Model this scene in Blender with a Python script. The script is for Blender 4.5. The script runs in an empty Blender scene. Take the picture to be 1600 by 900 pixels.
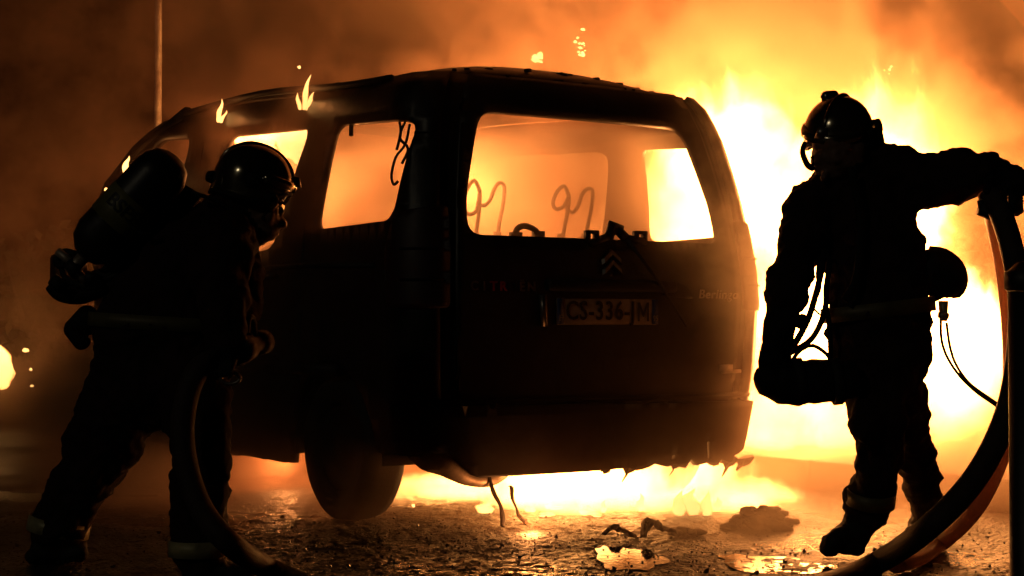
import bpy, bmesh, math, random
import numpy as np
from mathutils import Vector, Matrix, noise
from mathutils.geometry import delaunay_2d_cdt
R = math.radians
PI = math.pi
random.seed(7)
S = bpy.context.scene
COL = S.collection

# ------------------------------------------------------------------ camera
F, CZ, PITCH = 2466.0, 0.8, R(1.39)
cam = bpy.data.cameras.new('camera')
cam.sensor_width = 36.0
cam.lens = 36.0 * F / 1600.0
cam.clip_start, cam.clip_end = 0.1, 2000.0
cam_ob = bpy.data.objects.new('camera', cam)
COL.objects.link(cam_ob)
cam_ob.location = (0, 0, CZ)
cam_ob.rotation_euler = (R(90) + PITCH, 0, 0)
S.camera = cam_ob

# ------------------------------------------------------------------ world, moonlight, exposure
SUN_EL, SUN_AZ = R(6), R(200)
world = bpy.data.worlds.new('World')
S.world = world
world.use_nodes = True
wn, wl = world.node_tree.nodes, world.node_tree.links
sky = wn.new('ShaderNodeTexSky')
sky.sky_type = 'NISHITA'
sky.sun_disc = False
sky.sun_elevation = R(-8)
sky.sun_rotation = SUN_AZ
wl.new(sky.outputs[0], wn['Background'].inputs[0])
wn['Background'].inputs[1].default_value = 0.05
sun = bpy.data.lights.new('moon_light', 'SUN')
sun.energy, sun.angle, sun.color = 0.05, R(3), (1.0, 0.85, 0.6)
sun_ob = bpy.data.objects.new('moon_light', sun)
COL.objects.link(sun_ob)
sun_ob.rotation_euler = (R(62), 0, R(-38))
S.view_settings.view_transform = 'Standard'
S.view_settings.look = 'None'
S.view_settings.exposure = 0.0
S.view_settings.gamma = 1.0
S.view_settings.use_curve_mapping = False
cy = S.cycles
cy.use_denoising = True
cy.max_bounces, cy.diffuse_bounces, cy.glossy_bounces = 5, 2, 3
cy.transparent_max_bounces, cy.volume_bounces, cy.transmission_bounces = 24, 0, 3
cy.sample_clamp_indirect, cy.sample_clamp_direct = 3.0, 0.0
cy.volume_step_rate, cy.volume_max_steps = 1.0, 400
FIRE = (1.0, 0.33, 0.085)


# ------------------------------------------------------------------ helpers
def ray(px, py):
    a, b = (px - 800) / F, (450 - py) / F
    c, s = math.cos(PITCH), math.sin(PITCH)
    return Vector((a, c - b * s, s + b * c))


def at(px, py, d):
    """Point seen at a photograph pixel, at distance d along the street."""
    r = ray(px, py)
    return Vector((0, 0, CZ)) + r * (d / r.y)


def ground(px, py, z=0.0):
    r = ray(px, py)
    return Vector((0, 0, CZ)) + r * ((z - CZ) / r.z)


def link(o, parent=None):
    COL.objects.link(o)
    if parent is not None:
        o.parent = parent
        o.matrix_parent_inverse = parent.matrix_basis.inverted() if parent.get('world_parts') else Matrix.Identity(4)
    return o


def empty(name, loc=(0, 0, 0), rz=0.0):
    o = bpy.data.objects.new(name, None)
    o.location, o.rotation_euler = loc, (0, 0, rz)
    o.empty_display_size = 0.2
    return link(o)


def tag(o, label=None, cat=None, group=None, kind=None):
    for k, v in (('label', label), ('category', cat), ('group', group), ('kind', kind)):
        if v:
            o[k] = v
    return o


class MB:
    """Collects geometry, then links it as one mesh object."""
    def __init__(self):
        self.v, self.f = [], []

    def add(self, v, f):
        n = len(self.v)
        self.v += [tuple(p) for p in v]
        self.f += [tuple(i + n for i in q) for q in f]
        return self

    def box(self, c, s, rot=None, taper=1.0):
        c = Vector(c)
        v = []
        for z in (-1, 1):
            k = 1.0 if z < 0 else taper
            for x, y in ((-1, -1), (1, -1), (1, 1), (-1, 1)):
                p = Vector((x * s[0] / 2 * k, y * s[1] / 2 * k, z * s[2] / 2))
                if rot is not None:
                    p = rot @ p
                v.append(c + p)
        return self.add(v, [(3, 2, 1, 0), (4, 5, 6, 7), (0, 1, 5, 4), (1, 2, 6, 5), (2, 3, 7, 6), (3, 0, 4, 7)])

    def tube(self, pts, rad, n=10, flat=1.0, cap=True, sub=0):
        pts = [Vector(p) for p in pts]
        if not hasattr(rad, '__len__'):
            rad = [rad] * len(pts)
        if sub:
            pts, rad = spline(pts, rad, sub)
        rings, m = [], len(pts)
        up = None
        for i in range(m):
            t = (pts[min(i + 1, m - 1)] - pts[max(i - 1, 0)]).normalized()
            if up is None:
                up = Vector((0, 0, 1)) if abs(t.z) < 0.9 else Vector((0, 1, 0))
            a = t.cross(up).normalized()
            b = a.cross(t).normalized()
            up = b
            rings.append([pts[i] + (a * math.cos(2 * PI * k / n) + b * math.sin(2 * PI * k / n) * flat) * rad[i] for k in range(n)])
        v = [p for r_ in rings for p in r_]
        f = []
        for i in range(m - 1):
            for k in range(n):
                k2 = (k + 1) % n
                f.append((i * n + k, i * n + k2, (i + 1) * n + k2, (i + 1) * n + k))
        if cap:
            f.append(tuple(range(n - 1, -1, -1)))
            f.append(tuple((m - 1) * n + k for k in range(n)))
        return self.add(v, f)

    def lathe(self, prof, M, n=24):
        """prof: (radius, height) pairs turned about the local z axis of matrix M."""
        v, f = [], []
        for r_, h in prof:
            for k in range(n):
                a = 2 * PI * k / n
                v.append(M @ Vector((r_ * math.cos(a), r_ * math.sin(a), h)))
        for i in range(len(prof) - 1):
            for k in range(n):
                k2 = (k + 1) % n
                f.append((i * n + k, i * n + k2, (i + 1) * n + k2, (i + 1) * n + k))
        if prof[0][0] > 1e-4:
            f.append(tuple(range(n - 1, -1, -1)))
        if prof[-1][0] > 1e-4:
            f.append(tuple((len(prof) - 1) * n + k for k in range(n)))
        return self.add(v, f)

    def capsule(self, p0, r0, p1, r1, kd=1.0, n=18, side=None):
        """A tapered, rounded bar; kd squashes it along the view depth."""
        p0, p1 = Vector(p0), Vector(p1)
        t = (p1 - p0)
        L = max(t.length, 1e-5)
        t = t / L if L > 1e-4 else Vector((0, 0, 1))
        dep = Vector((0, 1, 0)) if side is None else Vector(side).normalized()
        b = (dep - t * dep.dot(t))
        if b.length < 0.15:
            b = Vector((1, 0, 0)) - t * t.x
        b.normalize()
        a = t.cross(b)
        prof = [(math.cos(x) * r0, -math.sin(x) * r0 * 0.9) for x in (PI / 2 * .98, 1.2, 0.8, 0.4, 0)]
        prof += [(math.cos(x) * r1, L + math.sin(x) * r1 * 0.9) for x in (0, 0.4, 0.8, 1.2, PI / 2 * .98)]
        v, f = [], []
        for r_, h in prof:
            for k in range(n):
                an = 2 * PI * k / n
                v.append(p0 + t * h + a * (r_ * math.cos(an)) + b * (r_ * kd * math.sin(an)))
        m = len(prof)
        for i in range(m - 1):
            for k in range(n):
                k2 = (k + 1) % n
                f.append((i * n + k, i * n + k2, (i + 1) * n + k2, (i + 1) * n + k))
        f.append(tuple(range(n - 1, -1, -1)))
        f.append(tuple((m - 1) * n + k for k in range(n)))
        return self.add(v, f)

    def mesh(self, name):
        me = bpy.data.meshes.new(name)
        me.from_pydata(self.v, [], self.f)
        bm = bmesh.new()
        bm.from_mesh(me)
        bmesh.ops.recalc_face_normals(bm, faces=bm.faces)
        bm.to_mesh(me)
        bm.free()
        return me

    def build(self, name, mat, parent=None, smooth=True, bevel=0.0, solid=0.0, loc=None):
        me = self.mesh(name)
        if mat is not None:
            me.materials.append(mat)
        if smooth:
            me.shade_smooth()
        o = bpy.data.objects.new(name, me)
        if loc is not None:
            o.location = loc
        if solid:
            m = o.modifiers.new('thickness', 'SOLIDIFY')
            m.thickness, m.offset = solid, 0.0
        if bevel:
            m = o.modifiers.new('edge', 'BEVEL')
            m.width, m.segments, m.limit_method = bevel, 2, 'ANGLE'
        return link(o, parent)


def spline(pts, rad, sub):
    P, Q = [], []
    n = len(pts)
    for i in range(n - 1):
        p0, p1, p2, p3 = pts[max(i - 1, 0)], pts[i], pts[i + 1], pts[min(i + 2, n - 1)]
        for s in range(sub):
            t = s / sub
            P.append(0.5 * ((2 * p1) + (p2 - p0) * t + (2 * p0 - 5 * p1 + 4 * p2 - p3) * t * t + (3 * p1 - p0 - 3 * p2 + p3) * t ** 3))
            Q.append(rad[i] * (1 - t) + rad[i + 1] * t)
    P.append(pts[-1])
    Q.append(rad[-1])
    return P, Q


# ------------------------------------------------------------------ materials
def mat(name, col, rough=0.6, metal=0.0, vary=0.35, scale=8.0, bump=0.25, bscale=60.0, spec=0.5, coat=0.0, rvar=0.15, col2=None, dist=0.004):
    m = bpy.data.materials.new(name)
    m.use_nodes = True
    n, l = m.node_tree.nodes, m.node_tree.links
    p = n['Principled BSDF']
    tc = n.new('ShaderNodeTexCoord')
    t = n.new('ShaderNodeTexNoise')
    t.inputs['Scale'].default_value, t.inputs['Detail'].default_value, t.inputs['Roughness'].default_value = scale, 8, 0.65
    l.new(tc.outputs['Object'], t.inputs['Vector'])
    cr = n.new('ShaderNodeValToRGB')
    c2 = col2 or tuple(min(1, c * (1 + vary)) for c in col)
    cr.color_ramp.elements[0].position, cr.color_ramp.elements[1].position = 0.32, 0.68
    cr.color_ramp.elements[0].color = (*[c * (1 - vary) for c in col], 1)
    cr.color_ramp.elements[1].color = (*c2, 1)
    l.new(t.outputs['Fac'], cr.inputs[0])
    l.new(cr.outputs[0], p.inputs['Base Color'])
    mr = n.new('ShaderNodeMapRange')
    mr.inputs[3].default_value, mr.inputs[4].default_value = max(0.02, rough - rvar), min(1, rough + rvar)
    l.new(t.outputs['Fac'], mr.inputs[0])
    l.new(mr.outputs[0], p.inputs['Roughness'])
    p.inputs['Metallic'].default_value = metal
    p.inputs['Specular IOR Level'].default_value = spec
    p.inputs['Coat Weight'].default_value = coat
    if bump:
        t2 = n.new('ShaderNodeTexNoise')
        t2.inputs['Scale'].default_value, t2.inputs['Detail'].default_value = bscale, 5
        l.new(tc.outputs['Object'], t2.inputs['Vector'])
        b = n.new('ShaderNodeBump')
        b.inputs['Strength'].default_value, b.inputs['Distance'].default_value = bump, dist
        l.new(t2.outputs['Fac'], b.inputs['Height'])
        l.new(b.outputs[0], p.inputs['Normal'])
    return m


M = dict(
    paint=mat('charred_paint', (0.02, 0.017, 0.015), 0.42, 0.0, 0.6, 5, 0.35, 40, rvar=0.22),
    soot=mat('sooty_metal', (0.022, 0.018, 0.016), 0.65, 0.2, 0.5, 9, 0.4, 55),
    steel=mat('burnt_steel', (0.5, 0.42, 0.34), 0.5, 0.55, 0.45, 7, 0.3, 30, rvar=0.2),
    plastic=mat('melted_plastic', (0.016, 0.014, 0.013), 0.6, 0.0, 0.5, 9, 0.22, 35, spec=.3),
    rubber=mat('rubber', (0.016, 0.015, 0.014), 0.75, 0.0, 0.4, 20, 0.4, 90),
    lens=mat('sooted_lens', (0.03, 0.008, 0.007), 0.55, 0.0, 0.4, 12, 0.0, spec=0.6),
    chrome=mat('dull_chrome', (0.22, 0.2, 0.18), 0.35, 0.8, 0.3, 20, 0.0),
    plate=mat('plate_white', (0.30, 0.25, 0.17), 0.6, 0.0, 0.3, 9, 0.0),
    ink=mat('plate_black', (0.012, 0.012, 0.012), 0.5, 0.0, 0.1, 9, 0.0),
    redink=mat('red_letter', (0.45, 0.02, 0.02), 0.4, 0.0, 0.3, 30, 0.0),
    cloth=mat('turnout_cloth', (0.026, 0.0115, 0.009), 0.85, 0.0, 0.45, 10, 0.6, 260, spec=0.25, dist=0.002),
    leather=mat('black_leather', (0.011, 0.0095, 0.009), 0.7, 0.0, 0.4, 18, 0.5, 120, spec=.25),
    band=mat('reflective_band', (0.12, 0.105, 0.04), 0.5, 0.1, 0.3, 14, 0.2, 200),
    paleband=mat('pale_reflective_band', (0.42, 0.38, 0.2), 0.45, 0.1, 0.4, 14, 0.2, 200),
    helmet=mat('helmet_chrome', (0.30, 0.27, 0.20), 0.16, 0.9, 0.5, 9, 0.06, 25, rvar=0.12),
    visor=mat('smoked_visor', (0.05, 0.03, 0.02), 0.12, 0.0, 0.3, 9, 0.0, spec=0.6),
    skin=mat('sooty_skin', (0.20, 0.11, 0.075), 0.6, 0.0, 0.3, 18, 0.2, 150),
    cylpaint=mat('cylinder_paint', (0.17, 0.16, 0.06), 0.4, 0.0, 0.35, 9, 0.1, 60),
    cylblack=mat('cylinder_black', (0.018, 0.018, 0.016), 0.4, 0.0, 0.4, 9, 0.15, 60),
    hose=mat('hose_jacket', (0.04, 0.022, 0.018), 0.7, 0.0, 0.45, 25, 0.6, 240, rvar=0.2),
    lit_wethose=mat('wet_lit_hose_jacket', (0.30, 0.12, 0.07), 0.35, 0.0, 0.6, 50, 0.7, 160, rvar=0.2),  # wet strand; its fire-lit look is put into a lighter colour
    post=mat('post_paint', (0.015, 0.014, 0.014), 0.5, 0.0, 0.4, 15, 0.2, 80),
    lamppole=mat('galvanised_pole', (0.78, 0.68, 0.6), 0.45, 0.0, 0.5, 14, 0.3, 60),
    rock=mat('rubble', (0.12, 0.10, 0.085), 0.8, 0.0, 0.5, 12, 0.6, 50),
    kerb=mat('kerb_stone', (0.13, 0.11, 0.095), 0.8, 0.0, 0.6, 5, 0.5, 70),
    char=mat('charred_debris', (0.02, 0.017, 0.015), 0.7, 0.0, 0.6, 20, 0.6, 60),
    leaf=mat('hedge_leaf', (0.05, 0.06, 0.025), 0.7, 0.0, 0.5, 9, 0.0),
    bark=mat('bark', (0.07, 0.05, 0.035), 0.9, 0.0, 0.4, 18, 0.8, 40),
)


def ground_mat(name, base, stain, wet, bump, rough=(0.22, 0.75)):
    m = bpy.data.materials.new(name)
    m.use_nodes = True
    n, l = m.node_tree.nodes, m.node_tree.links
    p = n['Principled BSDF']
    tc = n.new('ShaderNodeTexCoord')
    big = n.new('ShaderNodeTexNoise')
    big.inputs['Scale'].default_value, big.inputs['Detail'].default_value = 1.1, 6
    fine = n.new('ShaderNodeTexNoise')
    fine.inputs['Scale'].default_value, fine.inputs['Detail'].default_value, fine.inputs['Roughness'].default_value = 45, 6, 0.7
    vor = n.new('ShaderNodeTexVoronoi')
    vor.inputs['Scale'].default_value = 62
    for t in (big, fine, vor):
        l.new(tc.outputs['Object'], t.inputs['Vector'])
    cr = n.new('ShaderNodeValToRGB')
    cr.color_ramp.elements[0].position, cr.color_ramp.elements[1].position = 0.3, 0.7
    cr.color_ramp.elements[0].color, cr.color_ramp.elements[1].color = (*base, 1), (*stain, 1)
    mx = n.new('ShaderNodeMath')
    mx.operation = 'MULTIPLY_ADD'
    mx.inputs[1].default_value, mx.inputs[2].default_value = 0.6, 0.2
    l.new(fine.outputs['Fac'], mx.inputs[0])
    l.new(mx.outputs[0], cr.inputs[0])
    l.new(cr.outputs[0], p.inputs['Base Color'])
    mr = n.new('ShaderNodeMapRange')
    mr.inputs[1].default_value, mr.inputs[2].default_value = 0.38, 0.62
    mr.inputs[3].default_value, mr.inputs[4].default_value = rough
    l.new(big.outputs['Fac'], mr.inputs[0])
    l.new(mr.outputs[0], p.inputs['Roughness'])
    add = n.new('ShaderNodeMath')
    add.operation = 'MULTIPLY_ADD'
    add.inputs[1].default_value = 0.7
    l.new(vor.outputs['Distance'], add.inputs[0])
    l.new(fine.outputs['Fac'], add.inputs[2])
    b = n.new('ShaderNodeBump')
    b.inputs['Strength'].default_value, b.inputs['Distance'].default_value = bump, 0.015
    l.new(add.outputs[0], b.inputs['Height'])
    l.new(b.outputs[0], p.inputs['Normal'])
    return m


M['asphalt'] = ground_mat('wet_asphalt', (0.018, 0.016, 0.015), (0.05, 0.045, 0.04), 0.5, 1.0, (0.24, 0.6))
M['paving'] = ground_mat('sooty_paving', (0.10, 0.088, 0.075), (0.18, 0.155, 0.13), 0.2, 0.4, (0.5, 0.8))


def flame_mat(name, strength, scale, thr=0.5, soft=0.16, face=1.6, stretch=0.45):
    """Burning gas: glows, and is clear where it is thin or torn."""
    m = bpy.data.materials.new(name)
    m.use_nodes = True
    n, l = m.node_tree.nodes, m.node_tree.links
    n.remove(n['Principled BSDF'])
    out = n['Material Output']
    tc = n.new('ShaderNodeTexCoord')
    mp = n.new('ShaderNodeMapping')
    mp.inputs['Scale'].default_value = (1, 1, stretch)
    l.new(tc.outputs['Object'], mp.inputs[0])
    t = n.new('ShaderNodeTexNoise')
    t.inputs['Scale'].default_value, t.inputs['Detail'].default_value, t.inputs['Distortion'].default_value = scale, 5, 0.6
    l.new(mp.outputs[0], t.inputs['Vector'])
    lw = n.new('ShaderNodeLayerWeight')
    lw.inputs['Blend'].default_value = 0.5
    inv = n.new('ShaderNodeMath')
    inv.operation = 'SUBTRACT'
    inv.inputs[0].default_value = 1.0
    l.new(lw.outputs['Facing'], inv.inputs[1])
    ma = n.new('ShaderNodeMath')
    ma.operation = 'MULTIPLY_ADD'
    ma.inputs[1].default_value = face * 0.5
    l.new(inv.outputs[0], ma.inputs[0])
    l.new(t.outputs['Fac'], ma.inputs[2])
    mr = n.new('ShaderNodeMapRange')
    mr.interpolation_type = 'SMOOTHSTEP'
    lo = thr + face * 0.25
    mr.inputs[1].default_value, mr.inputs[2].default_value = lo - soft, lo + soft
    l.new(ma.outputs[0], mr.inputs[0])
    em = n.new('ShaderNodeEmission')
    cr = n.new('ShaderNodeValToRGB')
    cr.color_ramp.elements[0].color, cr.color_ramp.elements[1].color = (1, 0.30, 0.05, 1), (1, 0.50, 0.14, 1)
    l.new(mr.outputs[0], cr.inputs[0])
    l.new(cr.outputs[0], em.inputs['Color'])
    em.inputs['Strength'].default_value = strength
    tr = n.new('ShaderNodeBsdfTransparent')
    mix = n.new('ShaderNodeMixShader')
    l.new(mr.outputs[0], mix.inputs[0])
    l.new(tr.outputs[0], mix.inputs[1])
    l.new(em.outputs[0], mix.inputs[2])
    l.new(mix.outputs[0], out.inputs['Surface'])
    m.cycles.emission_sampling = 'NONE'
    return m


M['flame'] = flame_mat('flame', 9.0, 3.2)
M['lick'] = flame_mat('small_flame', 4.0, 16.0, 0.46, 0.24, 1.6)
M['ember'] = flame_mat('ember_glow', 6.0, 26.0, 0.45, 0.22, 1.5)
M['far_flame'] = flame_mat('far_flame', 12.0, 3.0, 0.35, 0.2, 1.2)

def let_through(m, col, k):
    """Backlit look put into wet cloth: some light comes through from behind."""
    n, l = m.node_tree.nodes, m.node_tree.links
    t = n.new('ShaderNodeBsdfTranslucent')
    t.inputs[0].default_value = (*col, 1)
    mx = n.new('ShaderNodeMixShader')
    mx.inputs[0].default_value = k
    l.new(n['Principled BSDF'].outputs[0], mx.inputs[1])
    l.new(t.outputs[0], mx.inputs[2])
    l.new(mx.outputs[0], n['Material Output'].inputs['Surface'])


let_through(M['lit_wethose'], (.62, .40, .30), .6)


# smoke
def math_node(n, op, a=None, b=None, c=None):
    q = n.new('ShaderNodeMath')
    q.operation = op
    for i, x in enumerate((a, b, c)):
        if x is not None:
            q.inputs[i].default_value = x
    return q


def smoke_mat(name, dens, absorb, scale, lo, hi, aniso=0.35, fade=None, detail=4, stretch=(1, 1, 0.8), low=0):
    m = bpy.data.materials.new(name)
    m.use_nodes = True
    n, l = m.node_tree.nodes, m.node_tree.links
    n.remove(n['Principled BSDF'])
    out = n['Material Output']
    pv = n.new('ShaderNodeVolumePrincipled')
    pv.inputs['Color'].default_value = (*absorb, 1)
    pv.inputs['Anisotropy'].default_value = aniso
    if scale:
        tc = n.new('ShaderNodeTexCoord')
        mp = n.new('ShaderNodeMapping')
        mp.inputs['Scale'].default_value = stretch
        l.new(tc.outputs['Object'], mp.inputs[0])
        t = n.new('ShaderNodeTexNoise')
        t.inputs['Scale'].default_value, t.inputs['Detail'].default_value, t.inputs['Roughness'].default_value, t.inputs['Distortion'].default_value = scale, detail, 0.6, 0.5
        l.new(mp.outputs[0], t.inputs['Vector'])
        mr = n.new('ShaderNodeMapRange')
        mr.inputs[1].default_value, mr.inputs[2].default_value, mr.inputs[3].default_value, mr.inputs[4].default_value = 0.36, 0.68, lo, hi
        l.new(t.outputs['Fac'], mr.inputs[0])
        src = mr
        sep = n.new('ShaderNodeSeparateXYZ')
        l.new(tc.outputs['Object'], sep.inputs[0])
        if low:                                   # steam lying along the ground
            lr = n.new('ShaderNodeMapRange')
            lr.interpolation_type = 'SMOOTHSTEP'
            lr.inputs[1].default_value, lr.inputs[2].default_value, lr.inputs[3].default_value, lr.inputs[4].default_value = .9, 0, 0, low
            l.new(sep.outputs[2], lr.inputs[0])
            lm = math_node(n, 'MULTIPLY_ADD')
            l.new(lr.outputs[0], lm.inputs[0])
            l.new(t.outputs['Fac'], lm.inputs[1])
            l.new(mr.outputs[0], lm.inputs[2])
            src = lm
        if fade:
            for ax, a, b in fade:
                f_ = n.new('ShaderNodeMapRange')
                f_.interpolation_type = 'SMOOTHSTEP'
                f_.inputs[1].default_value, f_.inputs[2].default_value = a, b
                l.new(sep.outputs[ax], f_.inputs[0])
                mu = math_node(n, 'MULTIPLY')
                l.new(src.outputs[0], mu.inputs[0])
                l.new(f_.outputs[0], mu.inputs[1])
                src = mu
        l.new(src.outputs[0], pv.inputs['Density'])
    else:
        pv.inputs['Density'].default_value = dens
    l.new(pv.outputs[0], out.inputs['Volume'])
    return m


# ------------------------------------------------------------------ the setting
VAN_A = R(34)
VAN_O = Vector((0.402, 6.467, 0.0))
VU = Vector((math.cos(VAN_A), math.sin(VAN_A), 0))
VV = Vector((-math.sin(VAN_A), math.cos(VAN_A), 0))


def vw(x, y, z):
    return VAN_O + VU * x + VV * y + Vector((0, 0, z))


g = MB()
gx = [-400, -60, -20, -8, -4] + [-2.7 + 0.0135 * i for i in range(401)] + [4, 8, 20, 60, 400]
gy = [-20, 0, 3, 4.2] + [4.75 + 0.017 * i for i in range(140)] + [7.13 + .05 * i for i in range(50)] + [12, 15, 30, 60, 150, 600]


def road_z(x, y):
    k = max(0, min(1, (2.7 - abs(x)) * 4)) * max(0, min(1, (y - 4.7) * 6)) * max(0, min(1, (9 - y)))
    if k <= 0:
        return 0.0
    p = Vector((x, y, 3))
    return k * (.008 * noise.noise(p * 1.3) + .0042 * noise.noise(p * 9) + .0050 * noise.noise(p * 27) + .0036 * noise.noise(p * 50))


v = [(x, y, road_z(x, y)) for y in gy for x in gx]
nx = len(gx)
g.add(v, [(j * nx + i, j * nx + i + 1, (j + 1) * nx + i + 1, (j + 1) * nx + i) for j in range(len(gy) - 1) for i in range(nx - 1)])
tag(g.build('road', M['asphalt']), kind='structure')

KX = 1.62                                   # kerb line beside the van, in the van's own frame
pv_ = MB()
c = [vw(KX + 0.15, -14, 0.135), vw(KX + 9, -14, 0.135), vw(KX + 9, 40, 0.135), vw(KX + 0.15, 40, 0.135)]
c2 = [p - Vector((0, 0, 0.2)) for p in c]
pv_.add(c + c2, [(0, 1, 2, 3), (4, 7, 6, 5), (0, 4, 5, 1), (1, 5, 6, 2), (2, 6, 7, 3), (3, 7, 4, 0)])
pavement = tag(pv_.build('pavement', M['paving'], smooth=False), kind='structure')
kb = MB().box((0, 0, 0), (0.15, 0.985, 0.24))
kme = kb.mesh('kerb_stone')
kme.materials.append(M['kerb'])
kerb = tag(empty('kerb', vw(KX + 0.074, 0, 0), VAN_A), kind='structure')
for i in range(26):
    o = bpy.data.objects.new('kerb_stone', kme)
    o.location = (random.uniform(-.004, .004), -5 + i * 1.0, 0.02 + random.uniform(-.004, .004))
    o.rotation_euler = (0, 0, random.uniform(-.006, .006))
    bv = o.modifiers.new('edge', 'BEVEL')
    bv.width, bv.segments = 0.012, 2
    link(o, kerb)

# ------------------------------------------------------------------ the van's shell
ZW = [.25, .45, .6, .9, 1.05, 1.2, 1.35, 1.5, 1.64, 1.76, 1.84, 1.89]
WW = [.85, .885, .905, .915, .91, .897, .88, .855, .825, .78, .715, .62]
YR = [.05, .03, .015, 0, .01, .035, .065, .10, .135, .175, .23, .30]
VWD, VR = .915, .15
UC = VWD - VR                                # where the rear corner starts
UA = UC + PI * VR / 2                        # where the side starts


def lift(y):
    t = max(0, min(1, (y - .5) / 1.9))
    return .09 * t * t * (3 - 2 * t)


def shell(u, z, out=0.0):
    s, a = (1 if u >= 0 else -1), abs(u)
    ze = z - lift(a - .8) * max(0, min(1, (z - 1.66) / .15))
    w, yr = float(np.interp(ze, ZW, WW)) + out, float(np.interp(ze, ZW, YR)) - out
    if a < UC:
        x, y = a / UC * (w - VR), yr + .035 * (a / UC) ** 2
    elif a < UA:
        th = (a - UC) / VR
        x, y = w - VR + VR * math.sin(th), yr + .035 + VR * (1 - math.cos(th))
    else:
        x, y = w, yr + .035 + VR + (a - UA)
        if y > 3.5:
            x -= 0.45 * ((y - 3.5) / 0.55) ** 2 * max(0, min(1, (1.3 - z) / .3))
    return Vector((s * x, y, z))


def round_poly(pts, r, n=5):
    out = []
    m = len(pts)
    for i in range(m):
        p, a, b = Vector(pts[i]), Vector(pts[i - 1]), Vector(pts[(i + 1) % m])
        ra = min(r, (a - p).length * .45, (b - p).length * .45)
        s, e = p + (a - p).normalized() * ra, p + (b - p).normalized() * ra
        for k in range(n + 1):
            t = k / n
            out.append((s * (1 - t) + p * t) * (1 - t) + (p * (1 - t) + e * t) * t)
    return out


def dense(poly, step):
    out = []
    for i in range(len(poly)):
        a, b = Vector(poly[i]), Vector(poly[(i + 1) % len(poly)])
        k = max(1, int((b - a).length / step))
        out += [a + (b - a) * (j / k) for j in range(k)]
    return out


def inside(p, poly):
    c_ = False
    j = len(poly) - 1
    for i in range(len(poly)):
        if (poly[i][1] > p[1]) != (poly[j][1] > p[1]) and p[0] < (poly[j][0] - poly[i][0]) * (p[1] - poly[i][1]) / (poly[j][1] - poly[i][1]) + poly[i][0]:
            c_ = not c_
        j = i
    return c_


def panel(outline, holes, fn, step=0.06):
    """A sheet cut to an outline with holes, bent into place by fn(u, z)."""
    outline = dense(outline, step)
    holes = [dense(h, step * .6) for h in holes]
    pts, edges = [], []
    for loop in [outline] + holes:
        n0 = len(pts)
        pts += [Vector(p) for p in loop]
        edges += [(n0 + i, n0 + (i + 1) % len(loop)) for i in range(len(loop))]
    xs, ys = [p[0] for p in outline], [p[1] for p in outline]
    x = min(xs) + step / 2
    while x < max(xs):
        y = min(ys) + step / 2
        while y < max(ys):
            p = (x, y)
            if inside(p, outline) and not any(inside(p, h) for h in holes):
                pts.append(Vector(p))
            y += step
        x += step
    vs, _, fs, *_r = delaunay_2d_cdt(pts, edges, [], 0, 1e-5)
    keep = []
    for f in fs:
        cx = sum((vs[i] for i in f), Vector((0, 0))) / len(f)
        if inside(cx, outline) and not any(inside(cx, h) for h in holes):
            keep.append(tuple(f))
    return MB().add([fn(p[0], p[1]) for p in vs], keep)


def arch(yc, r, n=9):
    """u, z of a wheel arch centred on yc along the side."""
    uc = UA + yc - .2
    return [(uc + r * math.cos(t), .30 + r * math.sin(t)) for t in [PI * k / n for k in range(n + 1)]]


van = tag(empty('van', VAN_O, VAN_A), 'burnt out small van with open window holes, seen from its rear corner amid flames', 'van')
WB = 2.70
YRW, YFW = .72, .72 + WB
u_of = lambda y: UA + y - .2
# side panel outline (positive u); windows follow
WIN_Q = round_poly([(1.645, 1.207), (.985, 1.212), (.88, 1.61), (1.50, 1.655)], .07)
WIN_M = round_poly([(2.76, 1.135), (2.05, 1.14), (1.73, 1.668), (2.64, 1.722)], .09)
WIN_F = round_poly([(4.52, 1.150), (3.30, 1.145), (3.10, 1.76), (3.50, 1.79), (4.10, 1.56)], .06)
side_out = [(UC + .03, .30)]
side_out += [(u_of(YRW - .37), .30)] + [(u, z) for u, z in reversed(arch(YRW, .36))][1:-1] + [(u_of(YRW + .37), .30), (u_of(YRW + .40), .20)]
side_out += [(u_of(YFW - .40), .19), (u_of(YFW - .37), .28)] + [(u, z) for u, z in reversed(arch(YFW, .36))][1:-1] + [(u_of(YFW + .37), .30)]
side_out += [(u_of(4.02), .32), (u_of(4.05), .6), (u_of(4.02), .86), (u_of(3.98), 1.0), (u_of(3.94), 1.08), (4.32, 1.62), (3.95, 1.79), (3.58, 1.90), (3.2, 1.903), (2.5, 1.87), (1.9, 1.832), (1.4, 1.818), (UC + .03, 1.815)]
for s in (-1, 1):
    fl = lambda L: [(s * u, z) for u, z in L]
    panel(fl(side_out), [fl(WIN_Q), fl(WIN_M), fl(WIN_F)], shell, .07).build('side_panel', M['paint'], van, solid=.028)

TG = .72
gate_out = [(-TG, .425), (TG, .425), (TG + .01, 1.0), (TG - .0, 1.35), (TG - .02, 1.815), (-TG + .02, 1.815), (-TG, 1.35), (-TG - .01, 1.0)]
WIN_R = round_poly([(-.675, 1.155), (.642, 1.155), (.645, 1.3), (.592, 1.662), (-.615, 1.662), (-.68, 1.3)], .085)
tailgate = panel(gate_out, [WIN_R], shell, .05).build('tailgate', M['paint'], van, solid=.03)
# rear pillars between tailgate and side
for s in (-1, 1):
    pil = [(s * (TG - .02), .30), (s * (UC + .05), .30), (s * (UC + .05), 1.815), (s * (TG - .04), 1.815), (s * (TG - .02), 1.35), (s * (TG - .01), 1.0)]
    panel(pil, [], lambda u, z: shell(u, z, -.024), .06).build('rear_pillar', M['paint'], van, solid=.028)

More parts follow.
